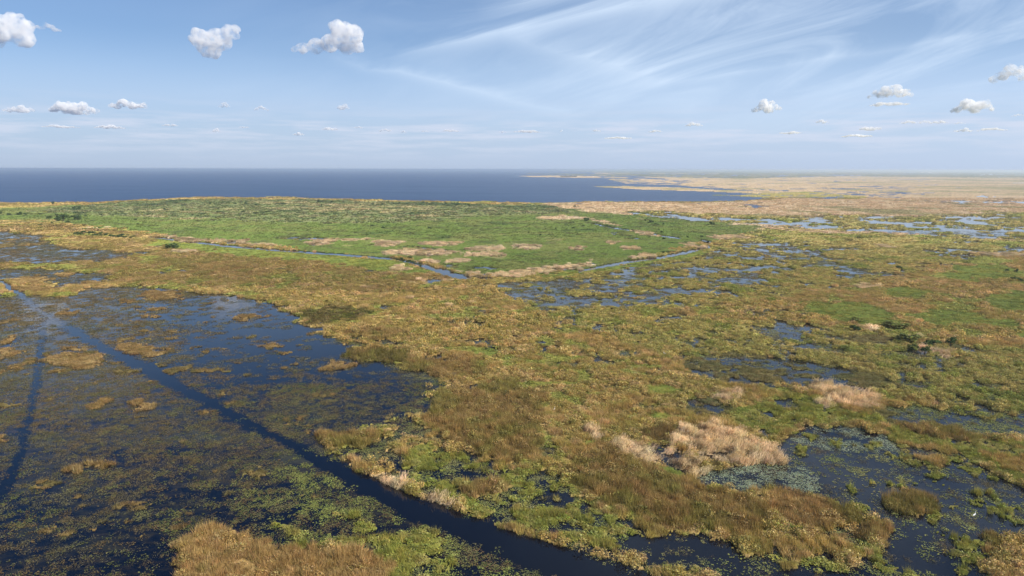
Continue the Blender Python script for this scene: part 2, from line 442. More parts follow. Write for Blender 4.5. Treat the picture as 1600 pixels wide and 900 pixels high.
sedge_bed(oval(759, 764, 68, 24), 'dense brown tussock among lily pads right of the wide channel', name='tussock_island', cat='island')
sedge_bed(oval(1032, 678, 44, 24), 'dark olive sedge clump touching the left end of the upper pale reed bed', pads='m')
sedge_bed(oval(586, 555, 108, 22), 'dark brown sedge point on the right shore of the blue water', pads='m')
sedge_bed([(613, 575), (640, 562), (720, 560), (757, 575), (757, 590), (700, 592), (650, 580)],
          'rust brown sedge tongue just below the dark sedge point')
sedge_bed(oval(548, 685, 100, 22), 'brown sedge bank on the pad covered shore right of the narrow channel')
sedge_bed(oval(600, 522, 90, 18), 'pale brown sedge patch behind the dark sedge point')
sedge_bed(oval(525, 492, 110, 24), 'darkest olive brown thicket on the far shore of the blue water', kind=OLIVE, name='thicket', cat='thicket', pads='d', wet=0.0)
sedge_bed([(277, 850), (312, 826), (361, 832), (420, 850), (466, 860), (560, 858), (597, 866), (606, 900), (600, 1000), (255, 1000), (280, 900)],
          'golden brown grass bed at the bottom edge left of the channel', kind=GOLD, wet=0.0)
sedge_bed([(1530, 838), (1560, 833), (1570, 848), (1545, 856), (1530, 850)], 'small brown sedge clump in the lower right corner', kind=BROWN)
sedge_bed([(1550, 880), (1580, 845), (1650, 850), (1700, 960), (1560, 930)], 'brown sedge bank filling the bottom right corner', kind=SEDGE)
sedge_bed(oval(1456, 721, 40, 14), 'mixed brown clump in open water below the long green mat', kind=SEDGE, name='tussock_island', cat='island')
# --- golden grass islands on the left
GI = 'golden grass islands in the shallow water on the left'
for (cx, cy, w, h, lb) in (
        (199, 545, 68, 19, 'golden grass island against the right side of the diagonal channel'),
        (240, 551, 46, 11, 'low golden grass island trailing right of the one beside the channel'),
        (115, 566, 102, 25, 'largest dark golden grass island between the two channels'),
        (108, 549, 36, 9, 'small golden tuft just above the largest island between the channels'),
        (10, 534, 34, 15, 'golden grass island cut by the left edge, upper one of a pair'),
        (14, 548, 42, 13, 'golden grass island cut by the left edge, lower one of a pair'),
        (166, 627, 32, 11, 'small orange grass tuft left of the pale tuft in the brown weed'),
        (221, 633, 30, 13, 'small pale grass tuft in the brown weed below the channel'),
        (524, 573, 48, 13, 'small golden grass island in the blue lily water near its right shore'),
        (430, 540, 34, 8, 'thin golden grass island in the middle of the blue water'),
        (40, 440, 86, 13, 'long golden grass island just right of where the channel enters'),
        (54, 452, 88, 15, 'broad golden grass island above the channel fork'),
        (148, 444, 50, 11, 'golden grass point at the head of the blue water'),
        (254, 462, 76, 14, 'golden grass bar across the upper blue water'),
        (200, 470, 24, 6, 'tiny golden bar left of the longer grass bar'),
        (246, 493, 30, 7, 'small golden bar in the blue water below the grass bar'),
        (102, 486, 24, 8, 'little golden tuft just above the channel fork'),
        (94, 430, 30, 6, 'narrow golden strip in the upper band of shallow water'),
        (375, 498, 24, 6, 'thin golden streak reaching into the blue water from its far shore'),
        (240, 482, 40, 5, 'thin pale bar between two golden bars in the blue water'),
        (400, 494, 36, 7, 'golden streak beside the dark thicket on the blue water'),
        (8, 685, 24, 12, 'pale orange tuft at the left edge right by the curved trail'),
        (150, 727, 34, 9, 'orange grass tuft in the dark weed of the lower left'),
        (110, 737, 40, 8, 'low orange grass streak left of the orange tuft in the dark weed'),
        (12, 577, 20, 8, 'dark golden tuft at the left edge beside the narrow trail')):
    lay(oval(cx, cy, w * .94, h * .85, jag=.25), GOLD, 0.06, dict(name='grass_island', label=lb, cat='grass island', group=GI), pads='m')
# --- pale dry reed beds
RB = 'pale dry reed beds'
for (poly, lb) in (
        ([(1053, 679), (1067, 669), (1109, 665), (1152, 676), (1179, 687), (1210, 702), (1212, 720), (1160, 724), (1120, 721),
          (1093, 713), (1067, 703), (1048, 695)], 'large pinkish dry reed bed, upper of the two in the foreground'),
        ([(958, 707), (967, 689), (992, 689), (1019, 700), (1053, 705), (1083, 717), (1104, 731), (1101, 743), (1080, 740),
          (1040, 731), (1003, 727), (981, 716)], 'long pinkish dry reed bed, lower left of the two in the foreground'),
        ([(1259, 605), (1288, 599), (1312, 605), (1344, 612), (1371, 623), (1371, 631), (1349, 637), (1320, 635), (1299, 628),
          (1280, 613)], 'bright pinkish reed bed between blue pool and green mats'),
        (oval(1360, 514, 32, 11), 'small pale reed patch right beside a dark green bush'),
        (oval(1434, 525, 26, 9, slope=.2), 'pale reed patch between two dark green bushes'),
        (oval(1455, 548, 64, 12, slope=.2), 'curved pale reed patch below the row of dark green bushes'),
        (oval(1138, 621, 36, 12), 'small pinkish reed patch above the little blue pool'),
        (oval(607, 753, 46, 13, slope=.3), 'short pale reed fringe on the right bank of the wide channel'),
        (oval(678, 784, 50, 13, slope=.25), 'second pale reed fringe further down the wide channel bank'),
        (oval(924, 680, 30, 10, slope=.2), 'small pinkish reed patch left of the long reed bed'),
        (oval(1276, 728, 11, 6), 'lone pale reed tuft in the open dark water'),
        (oval(1205, 705, 16, 14), 'pale reed end at the right tip of the upper reed bed'),
        (oval(1285, 634, 18, 8), 'small reed patch under the bright pinkish reed bed'),
        ([(711, 424), (750, 428), (800, 425), (860, 417), (927, 410), (930, 414), (890, 422), (850, 428), (800, 434), (740, 433)],
         'long pale reed strip along the inner bank of the canal bend'),
        (oval(655, 396, 110, 7), 'widest pale reed patch around the small ponds in the green field'),
        (oval(606, 381, 50, 5), 'pale reed patch left of the ponds in the green field'),
        (oval(685, 382, 52, 6), 'pale reed patch just above the ponds in the green field'),
        (oval(548, 375.5, 70, 4), 'thin pale reed patch beside the long grey pond'),
        (oval(501, 380, 36, 4), 'small pale reed patch below the long grey pond'),
        (oval(760, 390, 62, 5), 'pale reed streak right of the field ponds'),
        (oval(760, 398, 50, 5), 'second pale reed streak right of the field ponds'),
        (oval(828, 386, 36, 5.5), 'oval pale reed patch alone in the green field'),
        (oval(670, 410, 26, 6), 'pale reed patch on the inner side of the canal widening'),
        (oval(718, 408, 32, 4.5), 'short pale reed streak above the canal widening'),
        (oval(622, 420, 34, 6), 'pale reed patch outside the canal on the brown side'),
        (oval(680, 438, 66, 7), 'pale reed fringe below the canal widening'),
        (oval(908, 387.5, 26, 5), 'small pale reed patch in the right part of the green field'),
        (oval(984, 387, 32, 4), 'thin pale reed streak near the right end of the green field'),
        (oval(955, 381, 16, 2.5), 'tiny pale reed streak above the right field patches'),
        (oval(877, 341, 78, 5.5), 'pale reed strip at the far corner of the green field'),
        (oval(1003, 401, 30, 8, slope=-.15), 'pale reed clump on the inner bank of the straight canal'),
        (oval(1088, 385, 28, 5), 'pale reed patch inside the right hand canal bend'),
        (oval(290, 376, 90, 4, slope=.1), 'pale reed strip along the left reach of the canal'),
        (oval(375, 381, 90, 6, slope=.12), 'pale reed fringe above the left reach of the canal'),
        (oval(292, 393, 22, 6), 'small pale reed patch below the left reach of the canal'),
        (oval(150, 357, 60, 3), 'thin pale reed streak behind the dark hedge'),
        (oval(940, 347, 60, 2.4, slope=.18), 'pale reed line along the dyke crossing the green field'),
        (oval(1020, 367, 80, 2.4, slope=.15), 'pale reed line at the right end of the field dyke'),
        (oval(1200, 353, 130, 3.5, slope=.02), 'pale reed strip between green field and belt of pools'),
        (oval(1145, 371, 60, 6), 'pale reed patch at the right tip of the green field'),
        (oval(1555, 398, 70, 5), 'long pale reed streak near the right edge'),
        (oval(1385, 386, 28, 3), 'small pale streak in the olive marsh on the right'),
        (oval(1360, 451, 30, 6), 'pinkish reed patch in the green marsh on the right'),
        (oval(1330, 364, 220, 3, slope=.03), 'long thin reed strip below the belt of pools')):
    lay(poly, REED, 0.22, dict(name='reed_bed', label=lb, cat='reed bed', group=RB))
# --- small floating leaf mats of the lower right
LM = 'small yellow-green leaf mats floating on the dark water'
for (cx, cy, w, h, sl, lb) in (
        (40, 118, 60, 25, 0, 'small leaf mat at the left end of the clump field'), (165, 155, 60, 25, 0, 'leaf mat right of the pale reed end'),
        (225, 172, 40, 20, 0, 'round leaf mat in the left clump group'), (170, 72, 55, 25, 0, 'leaf mat on the grey lily field, leftmost'),
        (285, 97, 80, 28, 0.1, 'leaf mat on the grey lily field, second from left'), (425, 122, 85, 28, .1, 'leaf mat on the grey lily field, third from left'),
        (575, 135, 70, 28, 0, 'leaf mat at the right end of the grey lily field'), (180, 190, 80, 30, 0, 'leaf mat just above the lone pale reed tuft'),
        (710, 187, 50, 24, 0, 'small leaf mat under the long green mat, leftmost'), (805, 212, 110, 36, .15, 'slender leaf mat under the long green mat'),
        (1080, 228, 60, 40, .2, 'leaf mat touching the mixed brown clump'), (955, 292, 85, 40, 0, 'leaf mat below the mixed brown clump'),
        (1205, 290, 115, 45, .1, 'oval leaf mat below the right part of the long mat'), (1355, 333, 40, 30, 0, 'round leaf mat near the tip of the long mat'),
        (1035, 373, 50, 20, .1, 'thin leaf mat above right of the round tussock island'), (615, 357, 40, 24, 0, 'twin leaf clump left above the tussock island'),
        (715, 373, 30, 32, 0, 'upright leaf clump left above the tussock island'), (760, 376, 45, 36, .3, 'leaf clump directly above the tussock island'),
        (865, 365, 22, 18, 0, 'tiny leaf clump above the tussock island'), (490, 395, 32, 28, .3, 'leaf clump midway between reed tuft and tussock island'),
        (1293, 433, 58, 28, 0, 'left leaf mat of the upper pair at the right edge'), (1350, 442, 58, 38, -.1, 'right leaf mat of the upper pair at the right edge'),
        (1180, 460, 80, 28, 0, 'thin brownish leaf mat between tussock island and right edge'), (1045, 472, 42, 44, .2, 'leaf clump just right of the tussock island'),
        (1300, 505, 50, 28, 0, 'left leaf mat of the lower pair at the right edge'), (1360, 525, 95, 48, 0, 'biggest leaf mat of the lower pair at the right edge'),
        (1455, 510, 60, 35, .2, 'leaf mat cut off short at the right edge'), (1430, 570, 90, 25, .1, 'thin leaf mat below the biggest right edge mat'),
        (945, 567, 65, 55, 0, 'star shaped leaf clump below right of the tussock island'), (985, 540, 24, 18, 0, 'tiny leaf clump beside the star shaped clump'),
        (530, 505, 140, 54, .4, 'long slanting leaf mat along the lower right bank'), (1005, 635, 30, 25, .2, 'small leaf clump under the star shaped clump'),
        (1150, 700, 140, 60, .2, 'broad leaf mat, upper of the lower right group'), (1060, 760, 70, 30, 0, 'leaf mat at the left of the lower right group'),
        (1165, 780, 120, 66, .2, 'central leaf mat of the lower right group'), (1250, 772, 80, 40, .1, 'right leaf mat of the lower right group'),
        (1310, 750, 45, 36, 0, 'round leaf mat right of the lower right group'), (1210, 830, 90, 45, 0, 'lowest leaf mat of the lower right group'),
        (1455, 695, 90, 50, .2, 'leaf mat over the brown sedge at the right edge'), (645, 775, 130, 60, .4, 'leaf mat at the tip of the ragged bank'),
        (680, 840, 150, 50, .25, 'leaf mat below the ragged bank tip'), (840, 890, 110, 26, 0, 'leaf mat at the bottom edge in the dark water'),
        (1180, 895, 110, 26, 0, 'leaf mat at the bottom edge further right')):
    lay(oval(1200 + cx / 3.75, 660 + cy / 3.75, w / 3.75, h / 3.75, slope=sl, n=12, jag=.22), MAT, 0.0,
        dict(name='leaf_mat', label=lb, cat='plant mat', group=LM))
for (cx, cy, w, h, sl) in ((980, 640, 90, 30, 0), (1140, 640, 60, 40, 0), (610, 620, 120, 40, 0), (520, 550, 110, 40, 0), (840, 690, 160, 70, 0),
                           (1040, 700, 90, 60, -.1), (820, 800, 130, 110, 0), (1120, 830, 110, 80, -.2), (140, 610, 90, 30, 0), (240, 650, 110, 40, 0)):
    lay(oval(400 + cx / 3.75, 660 + cy / 3.75, w / 3.75, h / 3.75, slope=sl, jag=.25), MAT, 0.05, pads='p')
# --- the boat channel and its branches: clear water
TR1 = [(-160, 381, 8), (-60, 416, 8), (0, 441, 10), (30, 459, 12), (50, 476, 13), (70, 494, 13), (110, 515, 16), (150, 537, 17), (200, 563, 21), (240, 582, 25), (290, 610, 22),
       (330, 632, 18), (380, 658, 16), (430, 683, 15), (480, 708, 18), (520, 730, 24), (560, 752, 33), (620, 783, 40), (680, 808, 44),
       (740, 832, 48), (800, 856, 52), (870, 880, 54), (950, 905, 60), (1060, 945, 70), (1200, 990, 90)]
TR2 = [(69, 498, 7), (66, 520, 8), (62, 560, 10), (54, 610, 11), (47, 650, 11), (38, 690, 12), (24, 733, 15), (0, 770, 20), (-40, 812, 30), (-110, 870, 50)]
TR3 = [(68, 499, 4), (50, 516, 4), (30, 530, 4), (8, 541, 4), (-60, 560, 5)]
TRAILS = [strip(TR1), strip(TR2, hor=True), strip(TR3)]
for c in TRAILS:
    lay(c, LAKE, 1)

BB = [(p[:, 0].min(), p[:, 0].max(), p[:, 1].min(), p[:, 1].max()) for (p, _, _, _, _) in LAYERS]


def inside(p, u, v):
    c = np.zeros(u.shape, bool)
    x0, y0 = p[-1]
    for x1, y1 in p:
        if y0 != y1:
            c ^= ((y1 > v) != (y0 > v)) & (u < (x0 - x1) * (v - y1) / (y0 - y1) + x1)
        x0, y0 = x1, y1
    return c


FL = {None: 0, 'p': 1, 'P': 2, 'g': 3, 't': 4, 'd': 5, 'm': 6}


def cover(x, y):
    d = np.hypot(x, y)
    k = 0.0095 * d
    wx = k * (dn(x, y, d, 0.03, 0.9, 1) + 0.5 * dn(x, y, d, 0.008, 0.6, 2))
    wy = k * (dn(x, y, d, 0.03, 0.9, 3) + 0.5 * dn(x, y, d, 0.008, 0.6, 4)) * (1.0 + d / 500.0)
    # keep the lake shore and the channels smoother than the plant beds
    u0, v0 = proj(x, y)
    fx = k * 0.55 * dn(x, y, d, 0.0045, 0.6, 5); fy = k * 0.9 * dn(x, y, d, 0.0045, 0.6, 6)
    u, v = proj(x + wx + fx, y + np.minimum(wy + fy, d * 0.1))
    us, vs = proj(x + wx * 0.22, y + wy * 0.22)
    kind = np.full(x.shape, SEDGE, np.int32)
    wet = np.full(x.shape, 0.06)
    thing = np.full(x.shape, -1, np.int32)
    flag = np.zeros(x.shape, np.int32)
    for (p, kd, w, ti, fl), (a, b, c, e) in zip(LAYERS, BB):
        uu, vv = (us, vs) if (kd == LAKE or (e < 330)) else (u, v)
        m = np.nonzero((uu > a) & (uu < b) & (vv > c) & (vv < e))[0]
        if len(m) == 0:
            continue
        m = m[inside(p, uu[m], vv[m])]
        kind[m] = kd; wet[m] = w; thing[m] = ti; flag[m] = FL[fl]
    return d, kind, wet, thing, flag, u0, v0


# colours of the plants themselves (base colours, linear)
PAL = {
    SEDGE: [(.44, .30, .105), (.39, .305, .095), (.54, .37, .165)],
    BROWN: [(.31, .205, .075), (.36, .25, .10), (.25, .18, .060)],
    REED: [(.68, .50, .29), (.75, .58, .37), (.46, .34, .18)],
    GREEN: [(.125, .175, .042), (.155, .195, .050), (.175, .185, .060)],
    MAT: [(.25, .25, .055), (.21, .225, .05), (.30, .27, .085)],
    PLAIN: [(.56, .40, .23), (.47, .35, .20), (.61, .45, .28)],
    FARL: [(.12, .14, .08), (.18, .18, .10), (.26, .23, .15)],
    GOLD: [(.37, .245, .095), (.33, .22, .085), (.43, .30, .13)],
    OLIVE: [(.40, .33, .105), (.36, .31, .10), (.46, .34, .12)],
    FARG: [(.145, .180, .065), (.175, .195, .075), (.24, .22, .11)],
    WEED: [(.19, .13, .055), (.15, .13, .05), (.23, .155, .06)],
    WATER: [(.20, .18, .07), (.24, .19, .08), (.16, .16, .07)],
    LAKE: [(.1, .09, .05), (.1, .09, .05), (.1, .09, .05)],
}


def colours(x, y, d, kind, flag):
    a = uni(dn(x, y, d, 0.05, 1.1, 11)); b = uni(dn(x, y, d, 0.015, 0.9, 12)); g = uni(dn(x, y, d, 0.03, 1.0, 13))
    pal = np.array([PAL[k] for k in range(13)])
    c = pal[kind, 0] + (pal[kind, 1] - pal[kind, 0]) * a[:, None]
    t = np.clip((b - 0.55) * 2.6, 0, 1)[:, None]
    c = c + (pal[kind, 2] - c) * t
    # green growth coming through the brown sedge, and dry stems in the field
    se = (kind == SEDGE) | (kind == OLIVE)
    t = np.clip((g - 0.72) * 4.5, 0, 0.8) * se
    c = c + (np.array([.235, .265, .055]) - c) * t[:, None]
    t = np.clip((0.12 - g) * 9, 0, 0.6) * (kind == FARG) + np.clip((0.06 - g) * 9, 0, 0.5) * (kind == GREEN)
    t = t + 0.5 * (flag == 4) * np.clip((0.6 - g) * 5, 0, 1)
    c = c + (np.array([.46, .35, .18]) - c) * np.clip(t, 0, 1)[:, None]
    t = np.clip((g - 0.80) * 8, 0, 0.8) * (kind == FARG) + np.clip((g - 0.86) * 8, 0, 0.5) * (kind == GREEN)
    c = c + (np.array([.045, .08, .03]) - c) * t[:, None]
    t = (np.clip((b - 0.70) * 4, 0, 0.6) * (kind == GREEN))[:, None]
    c = c + (np.array([.055, .08, .028]) - c) * t
    t = (np.clip((a - 0.62) * 4, 0, 0.6) * (kind == GREEN))[:, None]
    c = c + (np.array([.175, .185, .06]) - c) * t
    t = (flag == 3) * np.clip((b - .25) * 2.0, 0, .8)
    c = c + (np.array([.175, .225, .05]) - c) * t[:, None]
    t = np.clip((g - 0.6) * 4, 0, 0.6) * (kind == BROWN)
    c = c + (np.array([.21, .20, .05]) - c) * t[:, None]
    t = np.clip((a - 0.72) * 5, 0, 0.8) * (kind == PLAIN)
    c = c + (np.array([.30, .27, .12]) - c) * t[:, None]
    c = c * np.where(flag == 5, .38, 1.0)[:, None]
    c = c * np.where(flag == 6, .74, 1.0)[:, None]
    c = c * np.where((kind == REED), 1 - .30 * np.clip((d - 300) / 200, 0, 1), 1.0)[:, None]
    return np.minimum(c * 1.12, .8)


def dryness(x, y, d, wet):
    """>0 plants, <0 open water"""
    n = uni(0.75 * dn(x, y, d, 0.022, 0.75, 21) + 0.55 * dn(x, y, d, 0.007, 0.7, 22) + 0.45 * dn(x, y, d, 0.07, .8, 23))
    return n - wet


# ------------------------------------------------------------------ materials
def new_mat(name):
    m = bpy.data.materials.new(name)
    m.use_nodes = True
    m.node_tree.nodes.clear()
    T = NT(m.node_tree)
    out = T.n('ShaderNodeOutputMaterial')
    return m, T, out


def ground_material():
    m, T, out = new_mat('marsh_plants_ground')
    at_ = T.n('ShaderNodeAttribute', attribute_name='tint')
    geo = T.n('ShaderNodeNewGeometry')
    n = T.n('ShaderNodeTexNoise', i_Scale=0.45, i_Detail=6.0, i_Roughness=0.75)
    T.l(geo.outputs['Position'], n.inputs['Vector'])
    k = T.ramp(n.outputs[0], [(0.3, 0.55), (0.7, 1.35)])
    c = T.mix(1.0, at_.outputs['Color'], k, 'MULTIPLY')
    bs = T.n('ShaderNodeBsdfDiffuse', i_Roughness=0.8)
    T.l(c, bs.inputs[0])
    T.l(bs.outputs[0], out.inputs[0])
    return m


def plant_material(name, sheen=0.015, trans=0.28):
    m, T, out = new_mat(name)
    at_ = T.n('ShaderNodeAttribute', attribute_name='tint', attribute_type='INSTANCER')
    own = T.n('ShaderNodeAttribute', attribute_name='shade')
    c = T.mix(1.0, at_.outputs['Color'], own.outputs['Color'], 'MULTIPLY')
    d = T.n('ShaderNodeBsdfDiffuse')
    t = T.n('ShaderNodeBsdfTranslucent')
    g = T.n('ShaderNodeBsdfGlossy', i_Roughness=0.45)
    T.l(c, d.inputs[0]); T.l(c, t.inputs[0])
    mx = T.n('ShaderNodeMixShader', i_0=trans)
    T.l(d.outputs[0], mx.inputs[1]); T.l(t.outputs[0], mx.inputs[2])
    m2 = T.n('ShaderNodeMixShader', i_0=sheen)
    T.l(mx.outputs[0], m2.inputs[1]); T.l(g.outputs[0], m2.inputs[2])
    T.l(m2.outputs[0], out.inputs[0])
    return m


def water_material(name, body, weed=False, rough=0.12, bump=0.35, wave=0.8, spec=0.5):
    m, T, out = new_mat(name)
    geo = T.n('ShaderNodeNewGeometry')
    col = (body[0], body[1], body[2])
    bs = T.n('ShaderNodeBsdfPrincipled')
    bs.inputs['IOR'].default_value = 1.333
    bs.inputs['Specular IOR Level'].default_value = spec
    bs.inputs['Roughness'].default_value = rough
    if weed:
        at_ = T.n('ShaderNodeAttribute', attribute_name='weed')
        n = T.n('ShaderNodeTexNoise', i_Scale=0.55, i_Detail=6.0, i_Roughness=0.7)
        mp = T.n('ShaderNodeMapping')
        mp.inputs['Scale'].default_value = (0.55, 1.0, 1)
        T.l(geo.outputs['Position'], mp.inputs[0])
        T.l(mp.outputs[0], n.inputs['Vector'])
        n2 = T.n('ShaderNodeTexNoise', i_Scale=0.06, i_Detail=4.0, i_Roughness=0.6)
        T.l(mp.outputs[0], n2.inputs['Vector'])
        s = T.math('ADD', T.math('MULTIPLY', n.outputs[0], 0.55), T.math('MULTIPLY', n2.outputs[0], 0.45))
        f = T.math('MULTIPLY', T.math('SUBTRACT', s, T.math('SUBTRACT', 0.66, T.math('MULTIPLY', at_.outputs['Fac'], 0.30))), 7.0, clamp=True)
        wc = T.ramp(n2.outputs[0], [(0.38, (.085, .05, .016)), (0.62, (.06, .055, .02))])
        c = T.mix(T.math('MULTIPLY', f, T.math('MINIMUM', at_.outputs['Fac'], 1.0)), col, wc)
        T.l(c, bs.inputs['Base Color'])
    else:
        bs.inputs['Base Color'].default_value = (*col, 1)
    w1 = T.n('ShaderNodeTexNoise', i_Scale=wave, i_Detail=4.0, i_Roughness=0.6)
    mp1 = T.n('ShaderNodeMapping')
    mp1.inputs['Rotation'].default_value = (0, 0, 0.5)
    mp1.inputs['Scale'].default_value = (1.0, 2.0, 1)
    T.l(geo.outputs['Position'], mp1.inputs[0])
    T.l(mp1.outputs[0], w1.inputs['Vector'])
    b = T.n('ShaderNodeBump', i_Strength=1.0, i_Distance=bump)
    # wind comes in lanes: patches of stronger and weaker ripple
    w2 = T.n('ShaderNodeTexNoise', i_Scale=1.0, i_Detail=3.0)
    mp2 = T.n('ShaderNodeMapping')
    mp2.inputs['Scale'].default_value = (0.0022, 0.009, 1) if wave < 0.5 else (0.02, 0.04, 1)
    T.l(geo.outputs['Position'], mp2.inputs[0]); T.l(mp2.outputs[0], w2.inputs['Vector'])
    T.l(T.math('MULTIPLY', w1.outputs[0], T.ramp(w2.outputs[0], [(0.35, 0.45), (0.65, 1.25)])), b.inputs['Height'])
    T.l(b.outputs[0], bs.inputs['Normal'])
    T.l(bs.outputs[0], out.inputs[0])
    return m


M_GROUND = ground_material()
M_PLANT = plant_material('dry_and_green_blades')
M_LEAF = plant_material('broad_leaves', sheen=0.02, trans=0.2)
M_PAD = plant_material('floating_pads', sheen=0.05, trans=0.05)
M_WATER = water_material('marsh_water', (.0012, .0025, .008), weed=True, spec=0.55, rough=0.035, bump=0.007, wave=1.6)
M_CLEAR = water_material('clear_channel_water', (.0012, .0025, .008), spec=0.5, rough=0.04, bump=0.009, wave=1.2)
M_LAKE = water_material('lake_water', (.0015, .030, .110), spec=0.30, rough=0.30, bump=1.1, wave=0.35)


def simple_mat(name, col, rough=0.9):
    m, T, out = new_mat(name)
    geo = T.n('ShaderNodeNewGeometry')
    n = T.n('ShaderNodeTexNoise', i_Scale=3.0, i_Detail=3.0)
    T.l(geo.outputs['Position'], n.inputs['Vector'])
    c = T.mix(1.0, (col[0], col[1], col[2]), T.ramp(n.outputs[0], [(0.3, 0.8), (0.7, 1.2)]), 'MULTIPLY')
    bs = T.n('ShaderNodeBsdfPrincipled')
    bs.inputs['Roughness'].default_value = rough
    T.l(c, bs.inputs['Base Color'])
    T.l(bs.outputs[0], out.inputs[0])
    return m


# ------------------------------------------------------------------ sheets: ground, water, lake, channels
def mesh_np(name, co, faces, mat, attrs=None, smooth=False):
    me = bpy.data.meshes.new(name)
    nv = len(co); nf, k = faces.shape
    me.vertices.add(nv); me.loops.add(nf * k); me.polygons.add(nf)
    me.vertices.foreach_set('co', np.ascontiguousarray(co, dtype=np.float32).ravel())
    me.loops.foreach_set('vertex_index', faces.astype(np.int32).ravel())
    me.polygons.foreach_set('loop_start', (np.arange(nf) * k).astype(np.int32))
    me.polygons.foreach_set('use_smooth', np.full(nf, smooth))
    me.update(calc_edges=True)
    for an, (ty, data) in (attrs or {}).items():
        a = me.attributes.new(an, ty, 'POINT')
        if ty == 'FLOAT_COLOR':
            d4 = np.ones((nv, 4), np.float32); d4[:, :3] = data
            a.data.foreach_set('color', d4.ravel())
        elif ty == 'FLOAT_VECTOR':
            a.data.foreach_set('vector', np.ascontiguousarray(data, np.float32).ravel())
        elif ty == 'INT':
            a.data.foreach_set('value', np.ascontiguousarray(data, np.int32))
        else:
            a.data.foreach_set('value', np.ascontiguousarray(data, np.float32))
    if mat:
        me.materials.append(mat)
    return me


def link(name, me, parent=None, **props):
    o = bpy.data.objects.new(name, me)
    COL.objects.link(o)
    if parent:
        o.parent = parent
    for k, v in props.items():
        if v is not None:
            o[k] = v
    return o


def rows(step_near, step_far):
    """ground distances of a sheet that gets coarser with distance"""
    ds = [55000.0, 32000.0, 20000.0]
    v = 2.9
    while v < 420:
        ds.append(H / math.tan(math.atan(v / F)))
        v += (step_far if v < 190 else step_near) * (1 if v > 30 else 0.6)
    # from here the same angle steps, then down to the near edge
    d = ds[-1]
    while d > 45:
        ds.append(d); d -= max(0.5, step_near * d * d / (F * H) * 1.2)
    return np.array(sorted(set(ds)))


def fan(ds, ncol, tmax):
    t = np.linspace(-tmax, tmax, ncol)
    X = ds[:, None] * t[None, :]; Y = np.repeat(ds[:, None], ncol, 1)
    n = len(ds)
    idx = np.arange(n * ncol).reshape(n, ncol)
    f = np.stack([idx[:-1, :-1], idx[:-1, 1:], idx[1:, 1:], idx[1:, :-1]], -1).reshape(-1, 4)
    return X.ravel(), Y.ravel(), f


rng = np.random.default_rng(7)
ds = rows(1.7, 0.85)
gx, gy, gf = fan(ds, 1150, 1.05)
gx = gx + rng.uniform(-0.4, 0.4, gx.shape) * gy * 0.0018
print('ground rows', len(ds), 'verts', len(gx))
d, kind, wet, thing, flag, u0, v0 = cover(gx, gy)
dr = dryness(gx, gy, d, wet)
KH = np.array([0, .3, .3, 1.0, 1.3, 1.0, .45, .35, .9, 2.5, 1.2, 1.1, 1.3])      # canopy heights by kind
far = np.clip((d - 380) / 350, 0, 1)
rough = uni(rng.normal(0, .5, d.shape))
hh = KH[kind] * (0.25 + 0.75 * rough) * far + 0.12
hh = np.where(kind == FARL, hh * (1 + 2.0 * (dn(gx, gy, d, .01, .8, 41) > .3)), hh)
z = np.where(dr > 0, 0.10 + hh * np.clip(dr * 12, 0.15, 1), -0.8)
z = np.where(kind == LAKE, -1.0, z)
col = colours(gx, gy, d, kind, flag)
col = col * (0.85 + 0.3 * rng.random(len(gx)))[:, None]
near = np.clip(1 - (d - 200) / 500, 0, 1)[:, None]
col = col * (1 - 0.25 * near)            # ground under the plants is darker than the blades, fading out with distance
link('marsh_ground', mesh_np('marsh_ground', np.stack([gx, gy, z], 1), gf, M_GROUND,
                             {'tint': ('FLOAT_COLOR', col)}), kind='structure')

# marsh water: finely divided so it can carry where weed grows under the surface
dw = rows(5, 4)
wx_, wy_, wf = fan(dw, 360, 1.3)
dd, wk, ww, _, wfl, wu, wv = cover(wx_, wy_)
weed = np.where(wk == WEED, 0.95, 0.22)
weed = np.where((wk == WEED) & (wv < 680), weed - .85 * np.clip((wu - 200) / 160, 0, 1) * np.clip((680 - wv) / 90, 0, 1), weed)
weed = np.where((wk == WEED) & (wv < 450), 0.25, weed)
weed = np.where(wk == WEED, weed - .4 * np.clip((wv - 600) / 200, 0, 1), weed)
weed = np.where(wk == LAKE, 0, weed)
# sheet going on to the sides and behind the viewer
wz = np.zeros_like(wx_)
BIGR = 60000.0
link('marsh_water', mesh_np('marsh_water', np.stack([wx_, wy_, wz], 1), wf, M_WATER,
                            {'weed': ('FLOAT', weed)}, smooth=True), kind='structure')
big = np.array([(-BIGR, -BIGR, -1.6), (BIGR, -BIGR, -1.6), (BIGR, BIGR, -1.6), (-BIGR, BIGR, -1.6)])
link('outer_marsh_water', mesh_np('outer_marsh_water', big, np.array([[0, 1, 2, 3]]), M_CLEAR), kind='structure')


def sheet(name, poly, zz, mat, sub=1, maxd=None):
    import bmesh
    pts = []
    for (u, v) in poly:
        p = at(u, v)
        pts.append((p[0], p[1], zz))
    ar = sum(a[0] * b[1] - b[0] * a[1] for a, b in zip(pts, pts[1:] + pts[:1]))
    if ar < 0:
        pts.reverse()
    bm = bmesh.new()
    vs = [bm.verts.new(p) for p in pts]
    f = bm.faces.new(vs)
    bmesh.ops.triangulate(bm, faces=[f])
    bm.normal_update()
    me = bpy.data.meshes.new(name)
    bm.to_mesh(me); bm.free()
    me.materials.append(mat)
    return link(name, me, kind='structure')


def grow(pl, k):
    return [(u, v, t * k) for (u, v, t) in pl]


